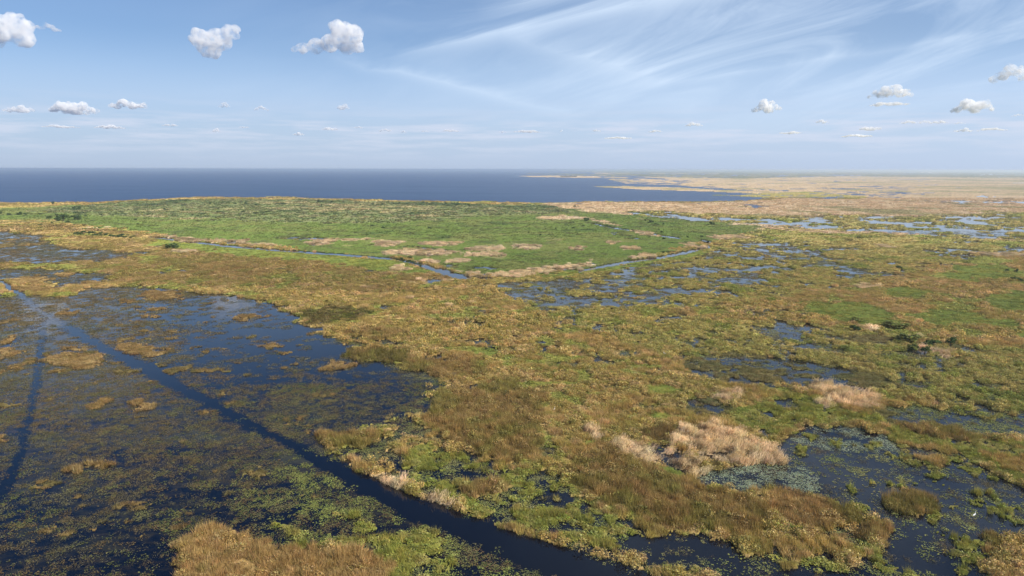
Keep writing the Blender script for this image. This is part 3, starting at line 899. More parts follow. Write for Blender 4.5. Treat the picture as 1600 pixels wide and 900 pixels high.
link('lake', mesh_np('lake', np.array([(-60000, 57000, .03), (20000, 57000, .03), (6000, 9000, .03), (700, 1120, .03), (-1150, 1000, .03), (-3000, 1000, .03), (-60000, 20000, .03)][::-1]),
                     np.array([[0, 1, 2, 3, 4, 5, 6]]), M_LAKE), kind='structure')
sheet('boat_channel', strip(grow(TR1, 1.15)), 0.004, M_CLEAR)
sheet('boat_trail', strip(grow(TR2, 1.2), hor=True), 0.008, M_CLEAR)
cn = 0
for c in CANALS:
    cn += 1
    sheet('canal', c, 0.006 + 0.002 * cn, M_CLEAR)


# ------------------------------------------------------------------ plant clumps that are scattered
def tris(name, V, mat, shade=None):
    V = np.array(V, float).reshape(-1, 3)
    f = np.arange(len(V)).reshape(-1, 3)
    sh = np.repeat(np.array(shade), 3, 0) if shade is not None else np.ones((len(V), 3))
    return mesh_np(name, V, f, mat, {'shade': ('FLOAT_COLOR', sh)})


def blade_clump(name, seed, R, n, w, h, lean=(0.12, 0), spread=0.35, plume=False):
    r = random.Random(seed)
    V, Sh = [], []
    for i in range(n):
        a = r.uniform(0, 2 * math.pi); q = R * math.sqrt(r.random())
        bx, by = q * math.cos(a), q * math.sin(a)
        hh = h * r.uniform(0.55, 1.1)
        tx = bx + hh * (lean[0] + r.gauss(0, spread)); ty = by + hh * (lean[1] + r.gauss(0, spread))
        b = r.uniform(0, math.pi); ww = w * r.uniform(0.6, 1.4)
        ox, oy = math.cos(b) * ww / 2, math.sin(b) * ww / 2
        V += [(bx - ox, by - oy, -0.05), (bx + ox, by + oy, -0.05), (tx, ty, hh)]
        s = r.uniform(0.5, 1.4); Sh.append((s, s * r.uniform(.92, 1.05), s * r.uniform(.85, 1.1)))
        if plume:
            pw = ww * 1.3
            V += [(tx - hh * .02, ty, hh * .72), (tx + pw, ty + pw * .4, hh * .9), (tx + lean[0] * hh * .3, ty, hh * 1.12)]
            s = r.uniform(.95, 1.3); Sh.append((s, s, s))
    return tris(name, V, M_PLANT, Sh)


def leaf_clump(name, seed, R, n, s, h, mat, up=0.5):
    r = random.Random(seed)
    V, Sh = [], []
    for i in range(n):
        a = r.uniform(0, 2 * math.pi); q = R * math.sqrt(r.random())
        c = Vector((q * math.cos(a), q * math.sin(a), h * r.uniform(0.35, 1.0) * (1 - 0.5 * (q / R) ** 2)))
        nrm = Vector((r.gauss(0, up), r.gauss(0, up), 1)).normalized()
        t = nrm.orthogonal().normalized(); t.rotate(Matrix.Rotation(r.uniform(0, 6.28), 3, nrm))
        bt = nrm.cross(t)
        k = s * r.uniform(0.6, 1.3)
        p = [c - t * k, c + bt * k * .55, c + t * k, c - bt * k * .55]
        V += [p[0], p[1], p[2], p[0], p[2], p[3]]
        g = r.uniform(0.65, 1.3); cc = (g * r.uniform(.85, 1.15), g, g * r.uniform(.7, 1.2)); Sh += [cc, cc]
    return tris(name, V, mat, Sh)


def pad_patch(name, seed, R, n, s):
    r = random.Random(seed)
    V, Sh = [], []
    for i in range(n):
        a = r.uniform(0, 2 * math.pi); q = R * math.sqrt(r.random())
        cx, cy = q * math.cos(a) * 1.5, q * math.sin(a)
        k = s * r.uniform(0.6, 1.3); z0 = r.uniform(0.02, 0.05)
        tl = r.gauss(0, .10), r.gauss(0, .10)
        g = r.uniform(0.6, 1.35); cc = (g * r.uniform(.85, 1.15), g, g * r.uniform(.8, 1.3))
        m = 6
        a0 = r.uniform(0, 6.28)
        P = [(cx + k * math.cos(a0 + j * 1.047 * 0.93), cy + k * math.sin(a0 + j * 1.047 * 0.93)) for j in range(m)]
        P = [(px, py, z0 + max(-0.01, tl[0] * (px - cx) + tl[1] * (py - cy)) + 0.01) for px, py in P]
        for j in range(1, m - 1):
            V += [P[0], P[j], P[j + 1]]; Sh.append(cc)
    return tris(name, V, M_PAD, Sh)


TYPES = {}        # type -> (collection of variants)
NVAR = 3


def reg(tp, fn):
    c = bpy.data.collections.new('clumps_' + tp)
    for i in range(NVAR):
        me = fn('%s_%d' % (tp, i), hash_(tp) + i * 101)
        o = bpy.data.objects.new('clump_%s_%d' % (tp, i), me)
        c.objects.link(o)
    TYPES[tp] = c


def hash_(s):
    return sum((i + 3) * ord(ch) for i, ch in enumerate(s))


# near, middle and far sizes of every kind of clump
reg('sedge0', lambda n, s: blade_clump(n, s, 0.75, 60, .075, 1.15))
reg('sedge1', lambda n, s: blade_clump(n, s, 1.25, 70, .14, 1.1, spread=.4))
reg('sedge2', lambda n, s: blade_clump(n, s, 3.4, 70, .42, 1.2, spread=.5))
reg('bushy0', lambda n, s: leaf_clump(n, s, 0.95, 80, .13, 1.25, M_PLANT, up=1.0))
reg('bushy1', lambda n, s: leaf_clump(n, s, 1.35, 80, .22, 1.3, M_PLANT, up=1.0))
reg('bushy2', lambda n, s: leaf_clump(n, s, 3.4, 80, .55, 1.6, M_PLANT, up=.9))
reg('reed0', lambda n, s: blade_clump(n, s, 0.8, 46, .085, 2.3, lean=(.28, .02), spread=.16, plume=True))
reg('reed1', lambda n, s: blade_clump(n, s, 1.3, 50, .18, 2.3, lean=(.2, 0), spread=.16, plume=True))
reg('reed2', lambda n, s: blade_clump(n, s, 3.2, 60, .45, 2.3, lean=(.2, 0), spread=.2, plume=True))
reg('leafy0', lambda n, s: leaf_clump(n, s, 0.75, 60, .14, .42, M_LEAF, up=.55))
reg('leafy1', lambda n, s: leaf_clump(n, s, 1.4, 70, .25, .5, M_LEAF, up=.5))
reg('leafy2', lambda n, s: leaf_clump(n, s, 3.8, 80, .6, .8, M_LEAF, up=.5))
reg('weed0', lambda n, s: blade_clump(n, s, 1.0, 34, .07, .16, lean=(.5, .2), spread=1.6))
reg('weed1', lambda n, s: blade_clump(n, s, 1.8, 60, .17, .20, lean=(.5, .2), spread=1.7))
reg('pad0', lambda n, s: pad_patch(n, s, .8, 19, .10))
reg('pad1', lambda n, s: pad_patch(n, s, 1.8, 36, .17))

GROUPS = {}


def node_group(tp):
    if tp in GROUPS:
        return GROUPS[tp]
    g = bpy.data.node_groups.new('scatter_' + tp, 'GeometryNodeTree')
    g.interface.new_socket('Geometry', in_out='INPUT', socket_type='NodeSocketGeometry')
    g.interface.new_socket('Geometry', in_out='OUTPUT', socket_type='NodeSocketGeometry')
    N = g.nodes; L = g.links
    gi = N.new('NodeGroupInput'); go = N.new('NodeGroupOutput')
    ci = N.new('GeometryNodeCollectionInfo'); ci.inputs['Collection'].default_value = TYPES[tp]
    ci.inputs['Separate Children'].default_value = True
    ci.inputs['Reset Children'].default_value = True
    ip = N.new('GeometryNodeInstanceOnPoints'); ip.inputs['Pick Instance'].default_value = True
    def na(name, ty):
        a = N.new('GeometryNodeInputNamedAttribute'); a.data_type = ty; a.inputs['Name'].default_value = name
        return a.outputs['Attribute']
    L.new(gi.outputs[0], ip.inputs['Points']); L.new(ci.outputs[0], ip.inputs['Instance'])
    L.new(na('var', 'INT'), ip.inputs['Instance Index'])
    L.new(na('scl', 'FLOAT_VECTOR'), ip.inputs['Scale'])
    er = N.new('FunctionNodeEulerToRotation')
    L.new(na('rot', 'FLOAT_VECTOR'), er.inputs[0]); L.new(er.outputs[0], ip.inputs['Rotation'])
    L.new(ip.outputs[0], go.inputs[0])
    GROUPS[tp] = g
    return g


def scatter(name, tp, x, y, z, scl, col, parent=None, yaw=math.pi, **props):
    n = len(x)
    me = bpy.data.meshes.new(name)
    me.vertices.add(n)
    me.vertices.foreach_set('co', np.stack([x, y, z], 1).astype(np.float32).ravel())
    rot = np.zeros((n, 3), np.float32); rot[:, 2] = rng.uniform(-yaw, yaw, n)
    for an, ty, key, data in (('var', 'INT', 'value', rng.integers(0, NVAR, n).astype(np.int32)), ('scl', 'FLOAT_VECTOR', 'vector', scl.astype(np.float32)),
                              ('rot', 'FLOAT_VECTOR', 'vector', rot), ('tint', 'FLOAT_COLOR', 'color', np.concatenate([col, np.ones((n, 1))], 1).astype(np.float32))):
        a = me.attributes.new(an, ty, 'POINT'); a.data.foreach_set(key, data.ravel())
    me.update()
    o = link(name, me, parent, **props)
    md = o.modifiers.new('scatter', 'NODES'); md.node_group = node_group(tp)
    return o


# bands: (near, far, points per m2, size suffix)
BANDS = [(72, 250, 2.2, '0'), (185, 690, 0.58, '1'), (560, 1500, 0.085, '2')]


def hand_over(Y, sfx):
    if sfx == '0':
        return np.clip((250 - Y) / 65, 0, 1)
    if sfx == '1':
        return np.clip((Y - 185) / 65, 0, 1) * np.clip((690 - Y) / 130, 0, 1)
    return np.clip((Y - 560) / 130, 0, 1)


NAME = {'sedge': 'sedge_grass', 'bushy': 'marsh_rush', 'reed': 'dry_reed', 'leafy': 'leafy_ground_cover', 'pad': 'lily_pads'}
BASE = {'sedge': 'sedge', 'bushy': 'bushy', 'reed': 'reed', 'leafy': 'leafy'}
loose = {}
bedpts = {}
total = 0
for (y0, y1, dens, sfx) in BANDS:
    tm = 0.98
    area = tm * (y1 ** 2 - y0 ** 2)
    n = int(area * dens)
    Y = np.sqrt(rng.uniform(y0 ** 2, y1 ** 2, n)); X = Y * rng.uniform(-tm, tm, n)
    d, kind, wet, thing, flag, u0, v0 = cover(X, Y)
    dr = dryness(X, Y, d, wet)
    keep = (dr > 0.0) & (kind != LAKE) & (v0 > 300)
    # thin the plants out toward their edges, and in weedy water
    pr = np.clip(0.35 + dr * 6, 0, 1)
    pr = np.where(kind == FARG, pr * .9, pr)
    keep &= rng.random(n) < pr * hand_over(Y, sfx)
    X, Y, d, kind, dr, thing, flag, u0, v0 = [a[keep] for a in (X, Y, d, kind, dr, thing, flag, u0, v0)]
    col = colours(X, Y, d, kind, flag)
    m = len(X)
    g = uni(dn(X, Y, d, .03, 1.0, 13)); q = rng.random(m); b2 = uni(dn(X, Y, d, .05, 1.0, 51))
    typ = np.zeros(m, int)                      # 0 sedge 1 bushy 2 reed 3 leafy
    typ = np.where((kind == SEDGE) & (b2 + 0.35 * (q - .5) > .52), 1, typ)
    typ = np.where((kind == SEDGE) & (g > .80), 3, typ)
    typ = np.where((kind == OLIVE) & (q < .8), 1, typ)
    typ = np.where(kind == REED, 2, typ)
    typ = np.where((kind == GREEN), 3, typ)
    typ = np.where((kind == FARG), np.where(q < .5, 1, 3), typ)
    typ = np.where((kind == MAT) & (q < .86), 3, typ)
    fine = uni(dn(X, Y, d, .012, .8, 91))
    typ = np.where(((kind == GOLD) | (kind == BROWN)) & (fine > .80) & (q < .6), 1, typ)
    typ = np.where(((kind == GOLD) | (kind == BROWN)) & (fine < .12) & (q < .5), 3, typ)
    typ = np.where((kind == MAT) & (fine > .86), 0, typ)
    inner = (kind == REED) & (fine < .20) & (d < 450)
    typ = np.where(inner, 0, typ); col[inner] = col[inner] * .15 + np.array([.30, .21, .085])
    tuf = uni(dn(X, Y, d, .010, .5, 97))
    # odd reed stems standing out of the sedge
    rs = (kind == SEDGE) & (dn(X, Y, d, .02, .8, 61) > 1.15)
    typ = np.where(rs, 2, typ); col[rs] = np.array([.50, .34, .18])
    hs = np.array([1.0, 1.0, 1.0, 1.0])[typ] * rng.uniform(.7, 1.25, m) * np.clip(.55 + dr * 3, .5, 1)
    hs = np.where(kind == REED, hs * {'0': .58, '1': .5, '2': .36}[sfx] * rng.uniform(.7, 1.3, m) * (.55 + .8 * tuf), hs)
    hs = np.where((kind == GOLD) & (v0 < 700), hs * .5, hs)
    hs = np.where((kind == GREEN) | (flag == 3), hs * .6, hs)
    hs = np.where((kind == OLIVE) & (sfx != '0'), hs * .75, hs)
    hs = np.where(kind == BROWN, hs * 1.25, hs); hs = np.where(kind == GOLD, hs * 1.0, hs)
    hs = np.where((kind == WEED) | (kind == WATER), hs * .55, hs); hs = np.where(rs, hs * .7, hs)
    hum = uni(dn(X, Y, d, .0085, .6, 95))
    hs = hs * np.where((kind == REED) | (kind == GREEN), 1.0, .6 + .8 * hum)
    col = col * (.82 + .36 * hum)[:, None]
    ws = rng.uniform(.8, 1.2, m)
    ws = np.where((kind == MAT) & (thing >= 0), ws * .75, ws)
    scl = np.stack([ws, ws, hs], 1)
    mixk = (kind == SEDGE) | (kind == OLIVE) | (kind == BROWN) | (kind == FARG)
    e = rng.random(m)[:, None]
    amt = np.where(kind == BROWN, .35, .75)[:, None] * mixk[:, None]
    col = np.where(e < .12, col + (np.array([.27, .27, .055]) - col) * amt, col)
    col = np.where(e > .92, col + (np.array([.50, .36, .17]) - col) * amt * .6, col)
    col = np.where((e > .16) & (e < .26), col * (1 - .5 * amt), col)
    col = np.where((e < .2) & ((kind == MAT) | (kind == GREEN))[:, None], col * np.array([1.25, 1.05, 1.1]), col)
    col = col * rng.uniform(.75, 1.28, (m, 1)) * rng.uniform(.93, 1.07, (m, 3))
    Z = np.full(m, 0.06)
    total += m
    for ti_, tn in enumerate(('sedge', 'bushy', 'reed', 'leafy')):
        tp = tn + sfx
        yaw = 0.5 if tn == 'reed' else math.pi
        s = (typ == ti_) & (thing < 0)
        if s.any():
            scatter(NAME[tn], tp, X[s], Y[s], Z[s], scl[s], col[s], yaw=yaw, kind='stuff')
        for t in np.unique(thing[(typ == ti_) & (thing >= 0)]):
            s = (typ == ti_) & (thing == t)
            bedpts.setdefault(int(t), []).append((tn, tp, X[s], Y[s], Z[s], scl[s], col[s], yaw))
    # floating pads on open water
    if sfx in '01':
        n = int(area * (1.6 if sfx == '0' else .24))
        Y = np.sqrt(rng.uniform(y0 ** 2, y1 ** 2, n)); X = Y * rng.uniform(-tm, tm, n)
        d, kind, wet, thing, flag, u0, v0 = cover(X, Y)
        dr = dryness(X, Y, d, wet)
        pn = uni(.8 * dn(X, Y, d, .018, .8, 71) + .6 * dn(X, Y, d, .05, .9, 72) + .3 * vn(X, Y, 2.2, 5))
        lv = np.zeros(n)
        lv = np.where(kind == WEED, .22 + np.clip((v0 - 620) / 160, 0, 1) * (.0009 * np.clip(u0, 0, 600) - .05), lv)
        lv = np.where((kind == WEED) & (v0 > 600) & (v0 < 700) & (u0 > 420), .52, lv)
        lv = np.where((kind == WEED) & (v0 < 600) & (u0 > 230), .10, lv)
        lv = np.where((kind == WATER), .16, lv)
        lv = np.where(flag == 1, .75, lv); lv = np.where(flag == 2, .72, lv)
        lv = np.where((kind == OLIVE) | (kind == SEDGE), .35, lv)
        keep = (dr < .01) & (kind != LAKE) & (pn < lv) & (rng.random(n) < .35 + 4 * np.clip(lv - pn, 0, .3))
        keep |= (dr < .01) & (kind != LAKE) & (rng.random(n) < .09) & (lv > .1)
        keep |= (kind == LAKE) & (v0 > 560) & (rng.random(n) < .006)
        keep &= rng.random(n) < hand_over(Y, sfx)
        X, Y, d, kind, flag, v0, u0 = [a[keep] for a in (X, Y, d, kind, flag, v0, u0)]
        m = len(X); total += m
        pn2 = uni(dn(X, Y, d, .03, .8, 74))
        t = uni(dn(X, Y, d, .04, 1., 73))[:, None]
        col = np.array([.205, .185, .070]) * (1 - t) + np.array([.150, .165, .040]) * t
        col = np.where((flag == 2)[:, None], np.array([.215, .24, .145]), col)  # grey-green pads, with pale sun sheen painted into their colour
        br = ((kind == WEED) & (rng.random(m) < .38))[:, None]
        col = np.where(br, np.array([.19, .125, .05]), col)
        yg = np.clip((u0 - 260) / 260, 0, 1) * np.clip((v0 - 660) / 90, 0, 1) * (kind == WEED) * np.clip((pn2 - .35) * 3, 0, 1)
        col = np.where(((kind == WEED) & (flag == 0))[:, None], col * .68, col)
        col = col + (np.array([.235, .25, .055]) * rng.uniform(.6, 1.2, (m, 1)) - col) * yg[:, None]
        col = col * rng.uniform(.7, 1.3, (m, 1))
        w = rng.uniform(.6, 1.25, m)
        scatter('lily_pads', 'pad' + sfx, X, Y, np.full(m, .015), np.stack([w, w, np.ones(m)], 1), col, kind='stuff')
    # weed just breaking the surface of the shallow water
    if sfx in '01':
        n = int(area * (1.4 if sfx == '0' else .30))
        Y = np.sqrt(rng.uniform(y0 ** 2, y1 ** 2, n)); X = Y * rng.uniform(-tm, tm, n)
        d, kind, wet, thing, flag, u0, v0 = cover(X, Y)
        dr = dryness(X, Y, d, wet)
        pn = uni(.7 * dn(X, Y, d, .022, .9, 81) + .8 * dn(X, Y, d, .006, .7, 82))
        lv = np.zeros(n)
        lv = np.where(kind == WEED, .80 - .58 * np.clip((u0 - 220) / 150, 0, 1) * np.clip((630 - v0) / 80, 0, 1) - .38 * np.clip((v0 - 650) / 140, 0, 1) - .22 * np.clip((v0 - 700) / 100, 0, 1) * np.clip((u0 - 150) / 150, 0, 1), lv)
        lv = np.where(kind == WATER, .22, lv)
        lv = np.where((kind == OLIVE) | (kind == SEDGE), .4, lv)
        keep = (dr < .01) & (kind != LAKE) & (pn < lv) & (rng.random(n) < hand_over(Y, sfx))
        X, Y, d, kind, v0, u0 = [a[keep] for a in (X, Y, d, kind, v0, u0)]
        m = len(X); total += m
        t = uni(dn(X, Y, d, .05, 1., 83))[:, None]
        col = np.array([.23, .165, .075]) * (1 - t) + np.array([.18, .17, .09]) * t
        col = col * rng.uniform(.6, 1.3, (m, 1))
        w = rng.uniform(.6, 1.25, m)
        scatter('water_weed', 'weed' + sfx, X, Y, np.full(m, .02), np.stack([w, w, rng.uniform(.5, 1.5, m)], 1), col, kind='stuff')
print('clumps', total)

PART = {'sedge': 'grass_blades', 'bushy': 'rush_stems', 'reed': 'reed_stems', 'leafy': 'leaves'}
for t, lst in sorted(bedpts.items()):
    T_ = THINGS[t]
    n = sum(len(a[2]) for a in lst)
    cx = sum(a[2].sum() for a in lst) / n; cy = sum(a[3].sum() for a in lst) / n
    root = link(T_['name'], None, label=T_['label'], category=T_['cat'], group=T_.get('group'))
    root.location = (cx, cy, 0)
    merged = {}
    for (tn, tp, X, Y, Z, scl, col, yaw) in lst:
        merged.setdefault((tn, tp), []).append((X, Y, Z, scl, col, yaw))
    for (tn, tp), L_ in merged.items():
        X = np.concatenate([l[0] for l in L_]) - cx; Y = np.concatenate([l[1] for l in L_]) - cy
        scatter(PART[tn], tp, X, Y, np.concatenate([l[2] for l in L_]), np.concatenate([l[3] for l in L_]),
                np.concatenate([l[4] for l in L_]), parent=root, yaw=L_[0][5], kind='stuff')


# ------------------------------------------------------------------ bushes and trees
M_BARK = simple_mat('bark', (.09, .07, .05))
def leaf_mat(name, col):
    m, T, out = new_mat(name)
    own = T.n('ShaderNodeAttribute', attribute_name='shade')
    c = T.mix(1.0, (col[0], col[1], col[2]), own.outputs['Color'], 'MULTIPLY')
    d_ = T.n('ShaderNodeBsdfDiffuse'); t_ = T.n('ShaderNodeBsdfTranslucent')
    T.l(c, d_.inputs[0]); T.l(c, t_.inputs[0])
    mx = T.n('ShaderNodeMixShader', i_0=.25)
    T.l(d_.outputs[0], mx.inputs[1]); T.l(t_.outputs[0], mx.inputs[2]); T.l(mx.outputs[0], out.inputs[0])
    return m


M_DARKLEAF = leaf_mat('willow_leaves', (.075, .115, .040))
M_OLIVELEAF = leaf_mat('olive_bush_leaves', (.15, .17, .055))


def crown_mesh(seed, rx, rz, mat, n=520, s=.34):
    """leaf faces in uneven clumps round a few limb ends; unit: metres, base at 0"""
    r = random.Random(seed)
    ends = []
    for i in range(9):
        a = r.uniform(0, 6.28); q = rx * r.uniform(.15, .72)
        ends.append((q * math.cos(a), q * math.sin(a) * .9, rz * r.uniform(.35, .82), r.uniform(.28, .46) * rx))
    V, Sh = [], []
    for i in range(n):
        ex, ey, ez, er = r.choice(ends)
        dv = Vector((r.gauss(0, 1), r.gauss(0, 1), r.gauss(0, .8))).normalized() * er * r.uniform(.55, 1.1)
        c = Vector((ex, ey, ez)) + dv
        if c.z < .15:
            c.z = r.uniform(.15, .6)
        nrm = (dv.normalized() + Vector((r.gauss(0, .5), r.gauss(0, .5), .5))).normalized()
        t = nrm.orthogonal().normalized(); t.rotate(Matrix.Rotation(r.uniform(0, 6.28), 3, nrm)); b = nrm.cross(t)
        k = s * r.uniform(.5, 1.3)
        p = [c - t * k, c + b * k * .6, c + t * k, c - b * k * .6]
        V += [p[0], p[1], p[2], p[0], p[2], p[3]]
        g = r.uniform(.55, 1.5); cc = (g * r.uniform(.85, 1.2), g, g * r.uniform(.7, 1.2)); Sh += [cc, cc]
    me = tris('crown', V, mat, Sh)
    return me, ends


def trunk_mesh(ends, h):
    V, Fc = [], []
    def tube(p, q, r0, r1, k=5):
        ax = (q - p).normalized(); t = ax.orthogonal().normalized(); b = ax.cross(t)
        n0 = len(V)
        for (c, rr) in ((p, r0), ((p + q) / 2 + t * r0 * .4, (r0 + r1) / 2), (q, r1)):
            for i in range(k):
                a = 6.283 * i / k
                V.append(c + (t * math.cos(a) + b * math.sin(a)) * rr)
        for j in range(2):
            for i in range(k):
                Fc.append((n0 + j * k + i, n0 + j * k + (i + 1) % k, n0 + (j + 1) * k + (i + 1) % k, n0 + (j + 1) * k + i))
    fork = Vector((0.05, 0, h * .25))
    tube(Vector((0, 0, -.3)), fork, .22, .16)
    for (ex, ey, ez, er) in ends[:6]:
        tube(fork, Vector((ex, ey, ez)), .12, .03)
    me = bpy.data.meshes.new('trunk')
    me.from_pydata([tuple(v) for v in V], [], Fc); me.update(); me.materials.append(M_BARK)
    return me


BUSH = {}
for nm, mt in (('dark', M_DARKLEAF), ('olive', M_OLIVELEAF)):
    for i in range(3):
        cm, en = crown_mesh(40 + i * 7 + len(nm), 2.6, 3.6, mt)
        BUSH[(nm, i)] = (cm, trunk_mesh(en, 3.6))
nb = 0


def bush(u, v, wpx, hpx, label, group=None, tone='dark', name='bush'):
    """a bush whose foot is seen at photograph pixel (u, v)"""
    global nb
    p = at(u, v, 0.1); D = math.hypot(p[0], p[1])
    sx = wpx * D / F / 5.2; sz = max(hpx * D / F, 1.0) / 3.4
    cm, tm_ = BUSH[(tone, nb % 3)]; nb += 1
    r = link(name, None, label=label, category='bush' if name == 'bush' else 'tree', group=group)
    r.location = (p[0], p[1], 0.1); r.rotation_euler = (0, 0, random.Random(nb).uniform(0, 6.28))
    for pn, me in (('crown', cm), ('trunk', tm_)):
        c = link(pn, me, r)
        c.scale = (sx, sx, sz)
    return r


for (u, v, w, h, lb) in (
        (99, 346, 20, 9, 'largest dark bush of the pair at the far left of the green field'),
        (121, 344, 13, 6, 'low dark bush just right of the largest one at the far left'),
        (82, 310.5 + 9, 5, 4, 'small dark bush on the lake shore strip at the far left'),
        (125, 328.5, 6, 5, 'lone dark bush in the upper left of the green field'),
        (77, 342, 7, 4, 'small dark bush left of the largest one'),
        (272, 388.5, 24, 8, 'dark bush on the outer bank of the left canal reach'),
        (499, 317, 9, 5, 'dark bush on the lake shore behind the green field, left one'),
        (519, 317.5, 4, 4, 'tiny dark bush on the lake shore right of the left one'),
        (624, 319.5, 5, 4, 'dark bush on the lake shore in the middle of the view'),
        (732, 322.5, 7, 4, 'dark bush near the lake shore above the dyke'),
        (640, 404.5, 10, 4, 'dark bush on the inner canal bank by the bridge of reeds'),
        (918, 346, 15, 6, 'dark bush where the field dyke begins'),
        (1112, 351.5, 10, 5, 'dark bush in the belt of pools beside the long reed strip'),
        (1018, 348, 9, 4, 'dark bush left in the belt of pools'),
        (1035, 396, 10, 4, 'dark bush on the inner bank of the straight canal'),
        (1336, 517, 17, 8, 'dark green bush left of the small pale reed patch'),
        (1485, 539, 14, 10, 'roundest dark green bush above the right blue pool'),
        (1445, 552, 16, 10, 'green bush behind the curved pale reed patch'),
        (1588, 426, 6, 5, 'small dark bush near the right edge, left one'),
        (1590, 440, 14, 5, 'low dark bush near the right edge below the small one'),
        (1573, 424, 6, 3.5, 'low dark bush near the right edge beside the pale streak'),
        (1458, 540, 26, 7, 'wide green bush top of the row in the right marsh'),
        (1405, 420, 8, 4, 'small olive bush in the rush marsh by the stream')):
    bush(u, v, w, h, lb)
for (u, v, w, h, lb) in (
        (1419, 534, 34, 11, 'widest olive green bush in the right marsh'),
        (1427, 548, 22, 10, 'olive bush left of the curved pale reed patch'),
        (1340, 503, 26, 7, 'olive bush above the small pale reed patch'),
        (1400, 512, 40, 8, 'broad low olive bush behind the widest one')):
    bush(u, v, w, h, lb, tone='olive')
rr = random.Random(5)
for i in range(26):
    t = i / 25
    bush(120 + 86 * t + rr.uniform(-2, 2), 366 + 5 * t + rr.uniform(-2.5, 2.0), rr.uniform(6, 10), rr.uniform(2.2, 3.8),
         'dark willow bush of the long dense row left of the canal', 'willow bushes in the row left of the canal')
for i in range(14):
    bush(620 + 3 * i + rr.uniform(-2, 2), 405 + i * .75 + rr.uniform(-1.5, 1.5), rr.uniform(4, 7), rr.uniform(1.8, 3),
         'low dark bush on the canal bank before the widening', 'bushes on the canal bank')
for (u0_, u1_, v0_, v1_, n, where) in (
        (0, 90, 331, 337, 7, 'at the far left end of the green field'), (270, 480, 318, 322, 12, 'in the left part of the lake shore belt'),
        (500, 720, 319, 325, 12, 'in the middle part of the lake shore belt'), (730, 900, 321, 329, 9, 'in the right part of the lake shore belt'),
        (590, 720, 334, 340, 7, 'in the mottled upper middle of the green field'), (100, 320, 326, 346, 12, 'in the upper left of the green field'),
        (330, 560, 330, 346, 9, 'in the upper field behind the long grey pond'), (840, 960, 347, 358, 6, 'below the pale reed strip at the field corner'),
        (980, 1100, 340, 352, 7, 'along the top edge of the field beyond the dyke'), (560, 800, 352, 372, 6, 'in the bright middle of the green field'),
        (810, 1000, 358, 378, 6, 'in the bright right part of the green field'), (60, 250, 347, 358, 7, 'between dark hedge and pale streaks on the left'),
        (980, 1110, 357, 378, 7, 'in the right tip of the green field')):
    for i in range(n):
        bush(rr.uniform(u0_, u1_), rr.uniform(v0_, v1_), rr.uniform(3, 9), rr.uniform(1.4, 3.4),
             'small dark bush ' + where, 'bushes ' + where)
for i in range(12):
    bush(877 + i * 2.1, 276.6 + rr.uniform(-.2, .2), 3.2, rr.uniform(1.4, 2.4), 'dark tree in the clump on the far spit of the lake', 'trees on the far lake spit', name='tree')

# ------------------------------------------------------------------ white farm buildings far beyond the marsh
M_WHITE = simple_mat('white_wall', (.80, .80, .78))
M_ROOF = simple_mat('pale_roof', (.62, .62, .62))
M_DARK = simple_mat('dark_door', (.10, .10, .11))


def box_v(x0, x1, y0, y1, z0, z1):
    return [(x0, y0, z0), (x1, y0, z0), (x1, y1, z0), (x0, y1, z0), (x0, y0, z1), (x1, y0, z1), (x1, y1, z1), (x0, y1, z1)], \
           [(0, 1, 5, 4), (1, 2, 6, 5), (2, 3, 7, 6), (3, 0, 4, 7), (4, 5, 6, 7), (3, 2, 1, 0)]


def part(name, V, Fc, mat, parent):
    me = bpy.data.meshes.new(name); me.from_pydata(V, [], Fc); me.update(); me.materials.append(mat)
    return link(name, me, parent)


for (u, v, L, lb) in ((980, 267.6, 60, 'white farm building on the far shore, leftmost of the specks'), (1043, 267.0, 55, 'white farm building on the horizon left of the centre of the far land'),
                      (1440, 270.2, 60, 'white farm building in the blue green far land, left of the close pair'), (1453, 270.6, 70, 'white farm building in the blue green far land, right of the close pair'),
                      (1474, 266.5, 60, 'white building standing on the horizon at the right'), (918, 267.6, 45, 'pale small building at the left end of the far land')):
    p = at(u, v)
    r = link('farm_building', None, label=lb, category='building'); r.location = (p[0], p[1], 0)
    r.rotation_euler = (0, 0, rr.uniform(-.4, .4))
    V, Fc = box_v(-L / 2, L / 2, -9, 9, 0, 9); part('wall', V, Fc, M_WHITE, r)
    part('roof', [(-L / 2 - 1, -10, 9.02), (L / 2 + 1, -10, 9.02), (L / 2 + 1, 10, 9.02), (-L / 2 - 1, 10, 9.02), (-L / 2 - 1, 0, 15), (L / 2 + 1, 0, 15)],
         [(0, 1, 5, 4), (2, 3, 4, 5), (1, 2, 5), (3, 0, 4), (3, 2, 1, 0)], M_ROOF, r)
    V, Fc = box_v(-3, 3, -9.2, -9.02, 0, 5); part('door', V, Fc, M_DARK, r)

# ------------------------------------------------------------------ white egrets standing in the marsh
M_EGRET = simple_mat('white_feathers', (.85, .85, .83)); M_BILL = simple_mat('yellow_bill', (.7, .45, .05))


